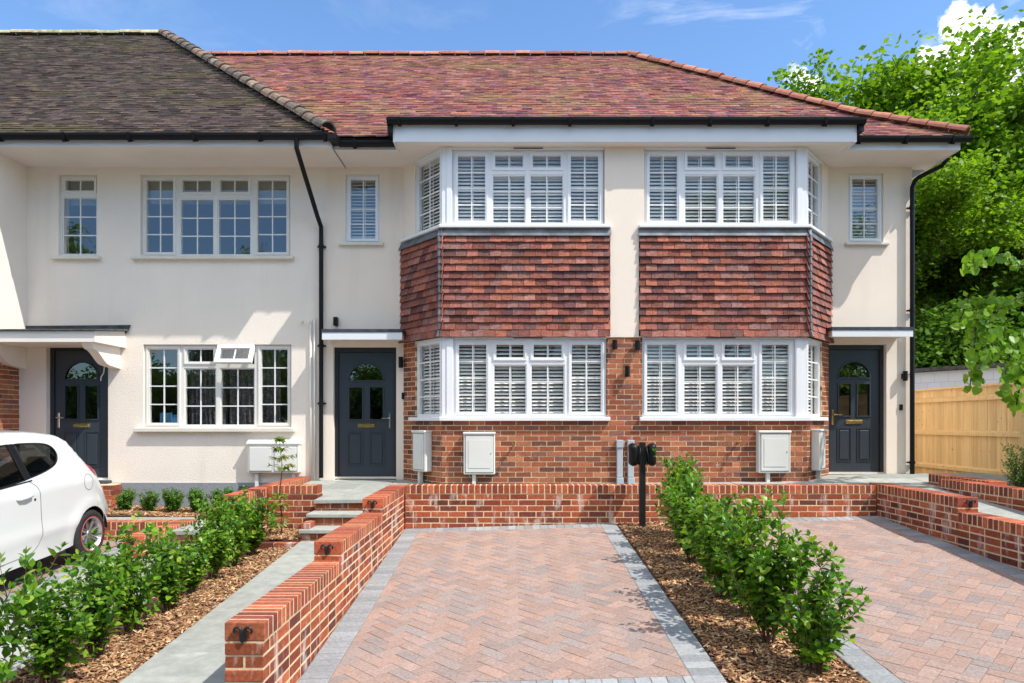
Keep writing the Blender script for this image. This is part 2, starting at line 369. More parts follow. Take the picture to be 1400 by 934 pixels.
def window(parent, T, box, lights, mat, sill=None, sillmat=None, shutter=False, label=None, blind=0, pane='glass', slat_ang=38):
    u0, u1, v0, v1 = box
    f = MB(T); g = MB(T); s = MB(T); bd = MB(T)
    for (a, b, c, d, kind, cols, rows) in lights:
        if kind == 'c':
            ring(f, a, b, c, d, .030, -.075, 0); ring(f, a+.030, b-.030, c+.030, d-.030, .022, -.070, .016); ring(f, a+.052, b-.052, c+.052, d-.052, .022, -.060, .006); e = .074
        elif kind == 'x': e = None; ring(f, a, b, c, d, .034, -.075, 0)
        else: ring(f, a, b, c, d, .028, -.075, 0); ring(f, a+.028, b-.028, c+.028, d-.028, .018, -.066, -.010); e = .046
        if e is None: continue
        g.quad((a+e-.004, c+e-.004, -.027), (b-e+.004, c+e-.004, -.027), (b-e+.004, d-e+.004, -.027), (a+e-.004, d-e+.004, -.027))
        bars(bd, a+e, b-e, c+e, d-e, cols, rows)
        if shutter:
            st = .028; slats(s, T, a+st+.012, b-st-.012, c+.05, d-.05, ang=slat_ang)
            s.box(a+.006, a+.006+st, c+.02, d-.02, -.120, -.092); s.box(b-.006-st, b-.006, c+.02, d-.02, -.120, -.092)
            s.box(a+.034, b-.034, c+.02, c+.06, -.120, -.092); s.box(a+.034, b-.034, d-.06, d-.02, -.120, -.092)
            s.box((a+b)/2+.012, (a+b)/2+.024, c+.06, d-.06, -.076, -.068)
    w = f.build('window', M[mat], parent)
    if label: w['label'] = label
    bd.build('glazing_bars', M['bead'], w)
    g.build('pane', M[pane], w, recalc=False)
    if shutter: s.build('shutter', M['shutter'], w)
    if blind:
        k = MB(T); k.box(u0+.06, u1-.06, v1-blind, v1-.04, -.16, -.15); k.build('roller_blind', M['blind'], w)
    if sill:
        a, b, c, d, pr = sill; k = MB(T); k.cbox(a, b, c, d, -.07, pr, .006); k.build('sill', M[sillmat or mat], w)
    return w
def light_set(D, xs, yt, yb, ytr):
    """two side casements and two fixed lights under two fanlights, given by their pixels at depth D"""
    X = [PX(x, D) for x in xs]; a, b, c = PZ(yt, D), PZ(yb, D), PZ(ytr, D)
    return [(X[0], X[1], b, a, 'c', 2, 4), (X[1], X[2], c, a, 'c', 2, 1), (X[2], X[3], c, a, 'c', 2, 1),
            (X[1], X[2], b, c, 'f', 2, 3), (X[2], X[3], b, c, 'f', 2, 3), (X[3], X[4], b, a, 'c', 2, 4)]
def door(parent, T, u0, u1, v0, v1, hinge_right=True, label=None, handle='chrome'):
    """composite door: half-moon light, two tall lights, two raised panels, letter box, lever handle"""
    fr = MB(T); t = .062
    fr.box(u0, u0+t, v0+.03, v1, -.09, -.01); fr.box(u1-t, u1, v0+.03, v1, -.09, -.01); fr.box(u0+t, u1-t, v1-t-.01, v1, -.09, -.01)
    f = fr.build('door_frame', M['doorframe'], parent)
    k = MB(T); k.box(u0, u1, v0, v0+.03, -.10, .01); k.build('threshold', M['oldupvc'] if hinge_right is False else M['sillc'], f)
    a, b, c, d = u0+t+.004, u1-t-.004, v0+.034, v1-t-.014
    W, H = b-a, d-c; cx = (a+b)/2
    glassr = [(a+.19*W, a+.43*W, c+.46*H, c+.72*H), (a+.57*W, a+.81*W, c+.46*H, c+.72*H)]
    r = .31*W; cy = c+.775*H
    lf = MB(T)
    # leaf with openings, built as a flat grid and an arched piece
    ah = cy+r+.02
    wall(lf, a, b, c, d, glassr+[(cx-r-.02, cx+r+.02, cy, ah)], w=-.035, depth=.044)
    n = 20; arc = [(cx+r*math.cos(math.pi*i/n), cy+r*math.sin(math.pi*i/n)) for i in range(n+1)]
    out = []
    for i in range(n+1):
        x, y = arc[i]; q = math.pi*i/n
        X = (r+.02)*max(-1, min(1, math.cos(q)*1.6)); Y = (r+.02)*min(1, math.sin(q)*1.6); out.append((cx+X, cy+Y if Y > 0 else cy))
    for i in range(n):
        lf.quad((*arc[i], -.035), (*arc[i+1], -.035), (*out[i+1], -.035), (*out[i], -.035))
    leaf = lf.build('door', M['door'], parent)
    if label: leaf['label'] = label
    bz = MB(T)   # raised beads round the lights and the panels
    for (p, q, s, e) in glassr: ring(bz, p-.018, q+.018, s-.018, e+.018, .020, -.035, -.020)
    for p, q in ((a+.16*W, a+.44*W), (a+.56*W, a+.84*W)):
        s, e = c+.085*H, c+.36*H
        ring(bz, p, q, s, e, .012, -.0345, -.025); bz.cbox(p+.034, q-.034, s+.034, e-.034, -.036, -.024, .008)
    for i in range(n):
        x0, y0 = arc[i]; x1, y1 = arc[i+1]; o0 = (cx+(x0-cx)*1.07, cy+(y0-cy)*1.07); o1 = (cx+(x1-cx)*1.07, cy+(y1-cy)*1.07)
        bz.prism([(x0, y0), (x1, y1), o1, o0], lambda x, y: (x, y, -.035), lambda x, y: (x, y, -.020))
    bz.box(cx-r*1.07, cx+r*1.07, cy-.022, cy, -.035, -.020)
    bz.build('door_panel', M['door'], leaf)
    g = MB(T)
    for (p, q, s, e) in glassr: g.quad((p, s, -.05), (q, s, -.05), (q, e, -.05), (p, e, -.05))
    g.add([(cx, cy, -.05)]+[(x, y, -.05) for x, y in arc], [(0, i+1, i+2) for i in range(n)])
    g.build('door_glass', M['doorglass'], leaf, recalc=False)
    lb = MB(T); ly = c+.41*H; lb.cbox(cx-.135, cx+.135, ly-.03, ly+.03, -.034, -.022, .004); lb.cbox(cx-.115, cx+.115, ly-.018, ly+.018, -.022, -.014, .004)
    lb.build('letter_box', M['brass'], leaf)
    hx = b-.055 if hinge_right else a+.055; sg = -1 if hinge_right else 1
    h = MB(T); hy = c+.455*H; h.cbox(hx-.016, hx+.016, hy-.13, hy+.11, -.034, -.024, .005)
    h.tube([(hx, hy+.03, -.024), (hx, hy+.03, .022), (hx+sg*.02, hy+.03, .028), (hx+sg*.12, hy+.028, .026)], .010, 8)
    h.build('handle', M[handle], leaf, smooth=False)
    return f, leaf
class Slope:
    def __init__(s, D0, segs): s.D0 = D0; s.seg = segs          # segs: [(t, z), ...]
    def z(s, t):
        for (t0, z0), (t1, z1) in zip(s.seg, s.seg[1:]):
            if t <= t1 or (t1, z1) == s.seg[-1]: return z0+(z1-z0)*(t-t0)/(t1-t0)
    def ang(s, t):
        for (t0, z0), (t1, z1) in zip(s.seg, s.seg[1:]):
            if t <= t1 or (t1, z1) == s.seg[-1]: return math.atan2(z1-z0, t1-t0)
def tile_roof(mb, S, uL, uR, gauge=.1, wdt=.165, seed=1, wl=False, wr=False, lip=.019):
    rd = random.Random(seed); tmax = S.seg[-1][0]; t = 0; row = 0
    while t < tmax-.03:
        a = S.ang(t+.01); ca, sa = math.cos(a), math.sin(a); z = S.z(t); L, Rr = uL(t), uR(t)
        x = math.floor(L/wdt)*wdt-(row % 2)*wdt/2
        sag = 0.006*math.sin(row*.7)
        while x < Rr:
            p, q = (x+.0015 if wl else max(x+.0015, L)), (x+wdt-.0015 if wr else min(x+wdt-.0015, Rr))
            if q-p > .02 and not (wl and x < L):
                lift = .033+rd.uniform(-.005, .006)+sag*.3; tilt = rd.uniform(-.003, .003); sl = rd.uniform(-.006, .006)
                ln = .17
                def pt(s_, n_): return (S.D0+t+(s_+sl)*ca-n_*sa, z+(s_+sl)*sa+n_*ca)
                A, B, C_, D_ = pt(0, lift), pt(0, lift-lip), pt(ln, .001), pt(ln, .014)
                V8 = [(p, A[0], A[1]+tilt), (p, B[0], B[1]+tilt), (p, *C_), (p, *D_), (q, A[0], A[1]-tilt), (q, B[0], B[1]-tilt), (q, *C_), (q, *D_)]
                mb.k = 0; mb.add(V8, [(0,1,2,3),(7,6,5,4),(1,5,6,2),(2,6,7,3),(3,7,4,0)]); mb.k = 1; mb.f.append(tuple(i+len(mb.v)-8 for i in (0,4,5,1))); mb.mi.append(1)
            x += wdt
        t += gauge*ca; row += 1
def ridge(mb, P, Q, r=.115, seg=.33, seed=3, bonnet=False, up=(0, 0, 1)):
    rd = random.Random(seed); P, Q = Vector(P), Vector(Q); L = (Q-P).length; d = (Q-P).normalized()
    side = d.cross(Vector(up)).normalized(); upv = side.cross(d); n = max(1, round(L/seg))
    for i in range(n):
        a = P+d*(L*i/n+.006); b = P+d*(L*(i+1)/n-.006); k = r*rd.uniform(.96, 1.05); off = upv*rd.uniform(-.008, .008)
        r0, r1 = (k*1.12, k*.95) if bonnet else (k, k)
        m = 9; vs = []
        for c, rr in ((a, r0), (b, r1)):
            for ri in (rr, rr-.022):
                for j in range(m):
                    q = math.pi*(.04+.92*j/(m-1)); vs.append(tuple(c+off+side*math.cos(q)*ri+upv*(math.sin(q)*ri-.02)))
        fs = [(j, j+1, 2*m+j+1, 2*m+j) for j in range(m-1)]+[(m+j+1, m+j, 3*m+j, 3*m+j+1) for j in range(m-1)]
        fs += [(j+1, j, m+j, m+j+1) for j in range(m-1)]+[(2*m+j, 2*m+j+1, 3*m+j+1, 3*m+j) for j in range(m-1)]+[(0, 2*m, 3*m, m), (m-1, 2*m-1, 4*m-1, 3*m-1)]
        mb.add(vs, fs)
def gutter(parent, x0, x1, Dc, zt, h=.085, brk=.9, name='gutter', ph=.4, ret=None):
    """half-round gutter with brackets; zt = top of rim"""
    g = MB(); n = 8; r = .058
    def prof(x): return [(x, Dc-r*math.cos(math.pi*i/n), zt-h*math.sin(math.pi*i/n)*1.0) for i in range(n+1)]+[(x, Dc+(r-.004)*math.cos(math.pi*i/n), zt-(h-.004)*math.sin(math.pi*i/n)) for i in range(n+1)]
    a, b = prof(x0), prof(x1); m = len(a)
    g.add(a+b, [(i, (i+1) % m, m+(i+1) % m, m+i) for i in range(m)]+[tuple(range(m)), tuple(range(2*m-1, m-1, -1))])
    for xe in (x0, x1): g.lathe([(.0, 0), (.06, 0), (.06, .012), (0, .012)], lambda a_, b_, c_, xe=xe: (xe-.006+c_, Dc+a_, zt-abs(min(b_, 0))*h/.058 if b_ < 0 else zt), 16)
    x = x0+ph
    while x < x1-.1:
        g.box(x-.02, x+.02, Dc-.064, Dc+.07, zt-.012, zt+.006); g.prism([(Dc-.02, zt-h-.035), (Dc+.07, zt-h+.01), (Dc+.07, zt-.01), (Dc-.066, zt-.01), (Dc-.05, zt-h+.01)], lambda d, z: (x-.02, d, z), lambda d, z: (x+.02, d, z))
        x += brk
    return g.build(name, M['black'], parent)
def downpipe(parent, pts, r=.034, clips=()):
    g = MB(); g.tube(pts, r, 12)
    for (x, D, z) in clips:
        g.tube([(x, D, z-.025), (x, D, z+.025)], r+.008, 12); g.box(x-.065, x+.065, D+.02, D+.05, z-.012, z+.012)
    o = g.build('downpipe', M['black'], parent); smooth_by_angle(o, 40); return o
def meter_box(parent, T, u0, u1, v0, v1, leg=None, label=None):
    b = MB(T); b.cbox(u0, u1, v0, v1, 0, .13, .012); b.cbox(u0-.008, u1+.008, v1-.03, v1+.004, 0, .150, .008)
    o = b.build('meter_box', M['meter'], parent)
    if label: o['label'] = label
    d = MB(T); ring(d, u0+.022, u1-.022, v0+.022, v1-.039, .008, .12, .1312); d.build('door_gap', M['lead'], o)
    d = MB(T); d.cbox(u0+.028, u1-.028, v0+.028, v1-.045, .12, .138, .008); d.cbox(u0+.07, u1-.07, v0+.09, v1-.11, .138, .143, .004); cx = (u0+u1)/2
    dd = d.build('meter_door', M['meter'], o)
    k = MB(T); k.lathe([(.008, .142), (.008, .146), (0, .146)], lambda a, b_, c: (u1-.06+a, (v0+v1)/2+b_, c), 10); k.build('lock', M['chrome'], o)
    if leg is not None:
        p = MB(T); x = u0+(u1-u0)*.33; p.box(x-.025, x+.025, v0-.28, v0-.0005, .03, .09); p.build('conduit', M['meter'], o)
    return o
def wall_light(parent, T, u, v, h=.15, r=.032, updown=True, label=None):
    g = MB(T); g.box(u-.025, u+.025, v-.04, v+.04, 0, .035)
    g.lathe([(.0, -h/2), (r, -h/2), (r, h/2), (.0, h/2)], lambda a, b, c: (u+a, v+c, .035+r+b), 16)
    o = g.build('wall_light', M['black'], parent); smooth_by_angle(o)
    if label: o['label'] = label
    return o
def canopy(parent, x0, x1, D0, Dw, zb, zt, lead_t=.06):
    c = MB(); c.box(x0, x1, D0, Dw-.002, zb, zt); o = c.build('door_canopy', M['soffit'], parent)
    l = MB(); l.prism([(D0-.03, zt+.002), (D0-.03, zt+lead_t), (Dw-.004, zt+lead_t+.015), (Dw-.004, zt+.002)], lambda d, z: (x0-.02, d, z), lambda d, z: (x1+.02, d, z))
    l.build('canopy_roof', M['lead_dark'], o)
    f = MB(); f.box(x0-.012, x1+.012, D0-.022, D0-.001, zb-.02, zt); f.build('fascia', M['fascia'], o); return o
def tile_hanging(parent, T, ua, ub, v0, v1, flare=.05, mit0=0, mit1=0, seed=5):
    """rows of clay wall tiles over [ua(row), ub(row)]"""
    rd = random.Random(seed); n = 14; g = (v1-v0)/n; mb = MB(T)
    back = MB(T); back.box(ua, ub, v0+.012, v1, -.02, .012)
    for r in range(n):
        b = v0+r*g; k = max(0, (1.6-r)/1.6); kick = flare*k*k; lift = .052+kick
        x = ua-(r % 2)*.0825-.03
        while x < ub:
            p, q = max(x+.0025, ua-mit0*lift), min(x+.1625, ub+mit1*lift)
            if q-p > .025:
                e = rd.uniform(-.006, .007); s = rd.uniform(-.004, .004); kk = .13
                top = lift-.034 if r < n-1 else .022
                yt = min(b+kk, v1-.002)
                mb.add([(p, b+s, lift+e), (p, b+s, lift-.018+e), (p, yt, top-.012), (p, yt, top), (q, b-s, lift+e), (q, b-s, lift-.018+e), (q, yt, top-.012), (q, yt, top)],
                       [(0,1,2,3),(7,6,5,4),(0,4,5,1),(1,5,6,2),(2,6,7,3),(3,7,4,0)])
            x += .165
    o = mb.build('tile_hanging', M['tile_hang'], parent); back.build('backing_board', M['lead_dark'], o); return o
# ------------------------------------------------------------------ the houses
DW = 10.7; ZS = 4.0; CB = 1.63
XL = -2.92       # where the left house ends
def interior(h, x0, x1, floors, bay=None):
    m = MB()
    for (z0, z1, d0) in floors:
        m.k = 0
        d1 = DW+3.6
        da = DW+.19
        m.quad((x0, d1, z0), (x1, d1, z0), (x1, d1, z1), (x0, d1, z1)); m.quad((x0, da, z1), (x1, da, z1), (x1, d1, z1), (x0, d1, z1))
        m.quad((x0, DW+.2, z0), (x0, d1, z0), (x0, d1, z1), (x0, DW+.2, z1)); m.quad((x1, DW+.2, z0), (x1, d1, z0), (x1, d1, z1), (x1, DW+.2, z1))
        if bay:
            a, b, c = bay
            m.quad((a, 10.06, z1), (b, 10.06, z1), (b, da, z1), (c, da, z1))
            if z0 > 0: m.quad((a, 10.06, z0), (b, 10.06, z0), (b, da, z0), (c, da, z0))
        m.k = 1; m.quad((x0, da, z0), (x1, da, z0), (x1, d1, z0), (x0, d1, z0))
    return m.build('interior', [M['room'], M['floor']], h, recalc=False)

# ---- left house
lh = thing('house', 'cream rendered house with mossy dark tiled roof, behind the white car', 'house', (-5.4, DW, -1.6))
T = TF(DW)
hs = rect(DW, 80.5, 239, 133, 350); hb = rect(DW, 192, 239, 397, 350.5); hl = rect(DW, 196, 471, 398.6, 584.5); hd = rect(DW, 63.4, 471.5, 148, 656)
w = MB(T)
wall(w, -7.86, XL, -.94, ZS+.1, [hs, hb, hl, hd], 0, .25)
w.build('wall', M['rough_render'], lh)
w = MB(); w.box(-7.865, -7.60, 9.9, DW-.002, 1.2, ZS+.1); w.box(-12, -7.866, 9.9, DW, 1.2, ZS+.1); w.build('projecting_wall', M['rough_render'], lh)
w = MB(lambda u, v, ww: (-7.72+ww, u, v)); bricks(w, 9.905, DW-.005, -1.65, 1.19); w.T = TF(9.905); bricks(w, -12, -7.722, -1.65, 1.19); w.k = 1; w.T = None; w.box(-11.95, -7.73, 9.911, 10.1, -1.65, 1.19); w.box(-8.0, -7.726, 10.1, DW-.005, -1.65, 1.19)
w.build('brick_porch_wall', [M['brick'], M['mortar']], lh)
w = MB(); w.box(-12, -11.8, DW, 19.3, -1.6, ZS); w.box(-11.8, XL, 19.1, 19.3, -1.6, ZS); w.box(XL-.15, XL-.003, DW+.26, 19.1, -1.6, ZS); w.build('rear_wall', M['rough_render'], lh)
w = MB(T); wall(w, -7.86, XL, -1.75, -.94, [(hd[0], hd[1], -1.0, -.5)], .025, .2); w.build('plinth', M['plinth'], lh)
interior(lh, -7.8, XL-.16, [(-.9, 1.45, DW+.2), (1.6, 3.98, DW+.2)])
def at(D, a, b, c, d, k, cols, rows): r = rect(D, a, b, c, d); return (*r, k, cols, rows)
def Tin(D, e): return lambda u, v, w_: (u, D+e-w_, v)
Ti = Tin(DW, .045)
window(lh, Ti, hs, [at(DW, 80.5, 239, 133, 266, 'c', 2, 1), at(DW, 80.5, 266, 133, 350, 'f', 2, 3)], 'oldupvc', (PX(73, DW), PX(139, DW), PZ(355.5, DW), PZ(350.8, DW), .12), 'sillc', blind=.42)
window(lh, Ti, hb, light_set(DW, (192, 241.5, 293.5, 344.4, 397), 239, 350.5, 268), 'oldupvc', (PX(182, DW), PX(402.5, DW), PZ(355.5, DW), PZ(350.8, DW), .12), 'sillc', blind=.40)
L = light_set(DW, (196, 247.5, 296.7, 349.5, 398.6), 471, 584.5, 500.5); L[2] = (*L[2][:4], 'x', 2, 1)
lw = window(lh, Ti, hl, L, 'oldupvc', (PX(186, DW), PX(404, DW), PZ(590.5, DW), PZ(585, DW), .13), 'sillc')
# open top light, hinged at its top edge
a, b, c, d = L[2][:4]; an = R(27)
def To(u, v, w_):
    y, z = v-(d-.02), w_
    return (u, DW+.045-.02-(z*math.cos(an)-y*math.sin(an)), (d-.02)+y*math.cos(an)+z*math.sin(an))
m = MB(To); ring(m, a+.015, b-.015, c+.0, d-.02, .058, -.02, .035); bars(m, a+.07, b-.07, c+.055, d-.08, 2, 1, -.006, .012); ob = m.build('top_light', M['upvc'], lw); ob['label'] = 'top light propped open'
m = MB(To); m.quad((a+.07, c+.055, .005), (b-.07, c+.055, .005), (b-.07, d-.08, .005), (a+.07, d-.08, .005)); m.build('pane', M['glass'], lw, recalc=False)
m = MB()                                                    # patterned curtains hanging in folds
for (p, q, ph) in ((PX(246, DW), PX(300, DW), 0), (PX(301, DW), PX(375, DW), 1.5)):
    n = 60
    for i in range(n):
        x0, x1 = p+(q-p)*i/n, p+(q-p)*(i+1)/n
        y0, y1 = DW+.32+.03*math.sin(i*.9+ph), DW+.32+.03*math.sin((i+1)*.9+ph)
        m.quad((x0, y0, hl[2]+.02), (x1, y1, hl[2]+.02), (x1, y1, hl[3]), (x0, y0, hl[3]))
m.build('curtain', M['lace'], lw, smooth=True, recalc=False)
m = MB(); m.cbox(PX(205, DW), PX(222, DW), DW+.30, DW+.34, .0, .16, .004); m.cbox(PX(222, DW), PX(234, DW), DW+.33, DW+.36, .0, .13, .004); m.build('windowsill_frames', plain('blue_print', (.10,.30,.55), .4), lw)
door(lh, TF(DW+.08), hd[0], hd[1], -.90, hd[3], False, 'anthracite panelled door under the scrolled canopy', 'chrome')
m = MB(); m.cbox(PX(60, DW), PX(153, DW), DW-.12, DW+.2, -.945, -.90, .006); m.build('door_step', M['lead_dark'], lh)
m = MB(TF(DW-.28)); bricks(m, -6.7, -6.1, -1.7, -.95, depth=.27); m.k = 1; m.box(-6.69, -6.11, -1.7, -.95, -.26, -.004); m.build('brick_step', [M['garden_brick'], M['mortar']], lh)
# scrolled canopy
zb, zt = PZ(467.5, 9.9), PZ(452.7, 9.9)
c = MB(); c.prism([(9.9, zb), (9.9, zt), (DW-.003, zt+.10), (DW-.003, zb+.0)], lambda d_, z: (-9.2, d_, z), lambda d_, z: (-6.05, d_, z))
cn = c.build('door_canopy', M['soffit'], lh)
for x in (-6.22, -7.70):
    sc = [(9.93, zb-.002), (10.0, zb-.09)]+[(10.0+.42*(i/8), zb-.09-.21*(1-math.cos(math.pi*i/8))/2) for i in range(1, 9)]+[(DW-.003, zb-.33), (DW-.003, zb-.002)]
    m = MB(); m.prism(sc, lambda d_, z: (x-.05, d_, z), lambda d_, z: (x+.09, d_, z)); m.build('bracket', M['soffit'], cn)
m = MB(); m.prism([(9.86, zt+.004), (9.86, zt+.022), (DW-.004, zt+.14), (DW-.004, zt+.105)], lambda d_, z: (-9.25, d_, z), lambda d_, z: (-6.0, d_, z)); m.build('canopy_roof', M['felt'], cn)
m = MB(); m.prism([(-7.66, PZ(449, DW)), (-7.70, PZ(446, DW)), (-5.97, PZ(444.8, DW)), (-6.0, PZ(450, DW)), (-6.06, PZ(458, DW)), (-7.6, PZ(458, DW))], lambda x, z: (x, DW-.001, z), lambda x, z: (x, DW-.03, z)); m.build('lead_flashing', M['lead_dark'], cn)
# eaves
m = MB(); m.box(-12.3, -2.64, 9.85, DW+.1, ZS, ZS+.02); m.build('soffit', M['soffit'], lh)
m = MB(); m.box(-12.3, -2.64, 9.825, 9.849, ZS-.012, ZS+.13); m.prism([(9.849, ZS-.02), (9.849, ZS+.14), (DW+.3, ZS+.14), (DW+.3, ZS-.02)], lambda d_, z: (-2.639, d_, z), lambda d_, z: (-2.615, d_, z)); m.build('fascia', M['fascia'], lh)
gutter(lh, -12.3, -2.56, 9.755, 4.125, .085, .93, ph=.33)
m = MB(); m.box(-2.62, -2.50, 9.70, 10.04, 4.04, 4.12); m.build('gutter_return', M['black'], lh)
p = -2.98
downpipe(lh, [(-3.08, 9.76, 4.05), (-3.08, 9.76, 3.93), (-3.06, 9.85, 3.80), (-3.0, DW-.17, 3.18), (-2.975, DW-.06, 3.05), (-2.975, DW-.06, 2.9), (-2.975, DW-.06, -.86)], .034, [(-2.975, DW-.06, 2.75), (-2.975, DW-.06, 1.2), (-2.975, DW-.06, .3)])
SL = Slope(9.78, [(0, 4.12), (4.82, 8.26)])
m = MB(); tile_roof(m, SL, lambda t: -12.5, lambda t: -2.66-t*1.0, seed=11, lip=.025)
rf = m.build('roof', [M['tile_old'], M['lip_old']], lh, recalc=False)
m = MB(); m.add([(-12.5, 9.80, 4.115), (-2.66, 9.80, 4.115), (-7.48, 14.6, 8.25), (-12.5, 14.6, 8.25), (-2.66, 19.4, 4.115), (-12.5, 19.4, 4.115)], [(0,1,2,3), (1,4,2), (4,5,3,2), (0,5,4,1), (0,3,5)]); m.build('roof_deck', M['tile_old'], rf)
m = MB(); ridge(m, (-12.5, 14.6, 8.29), (-7.42, 14.6, 8.29), .12, .45, 5); m.build('ridge_tiles', M['ridge_lichen'], rf)
m = MB(); ridge(m, (-2.64, 9.78, 4.19), (-7.46, 14.6, 8.32), .125, .32, 6, True); m.build('hip_tiles', M['ridge_old'], rf)
# meters, pipes
b_ = MB(T); x0, x1, z0, z1 = rect(DW, 342.5, 606, 412, 646)
mb1 = MB(T); mb1.cbox(x0, x1, z0, z1, .0, .13, .012); mb1.prism([(z1-.02, .0), (z1+.06, .0), (z1+.05, .07), (z1+.005, .145), (z1-.012, .145)], lambda v, w_: (x0-.01, v, w_), lambda v, w_: (x1+.01, v, w_))
ob = mb1.build('meter_box', M['meter'], lh); ob['label'] = 'twin cream meter box under one sloping hood'
for p, q in ((x0+.03, (x0+x1)/2-.02), ((x0+x1)/2+.02, x1-.03)):
    k = MB(T); ring(k, p-.006, q+.006, z0+.024, z1-.044, .008, .12, .1315); k.build('door_gap', M['lead'], ob)
    k = MB(T); k.cbox(p, q, z0+.03, z1-.05, .12, .139, .008); k.build('meter_door', M['meter'], ob)
k = MB(T); k.box(x0+.1, x0+.15, z0-.6, z0-.001, .03, .08); k.build('conduit', M['meter'], ob); k = MB(T); k.box(x1-.12, x1-.08, z0-.25, z0-.001, .03, .08); k.build('conduit', M['meter'], ob)
k = MB(T); 
for px, top in ((425.5, 438), (431, 436)): k.tube([(PX(px, DW), PZ(top, DW), .03), (PX(px, DW), -.9, .03)], .016, 8)
k.build('waste_pipe', M['oldupvc'], lh, smooth=True)
k = MB(T); k.tube([(PX(414, DW), PZ(440, DW), 0), (PX(414, DW), PZ(440, DW), .10)], .02, 10); k.build('overflow_pipe', M['oldupvc'], lh); k = MB(T); k.tube([(PX(425, DW), PZ(441, DW), 0), (PX(425, DW), PZ(441, DW), .08)], .014, 10); k.build('overflow_pipe', M['oldupvc'], lh)
k = MB(T); k.tube([(PX(144, DW), PZ(500, DW), .02), (PX(144, DW), PZ(510, DW), .04), (PX(141, DW), PZ(516, DW), .05), (PX(140, DW), PZ(521, DW), .04)], .008, 6); k.build('loose_cable', M['oldupvc'], lh)
k = MB(T)
k.cbox(PX(328, DW), PX(342, DW), PZ(672, DW), PZ(665, DW), .02, .04, .003); k.build('air_brick', M['lead_dark'], lh)

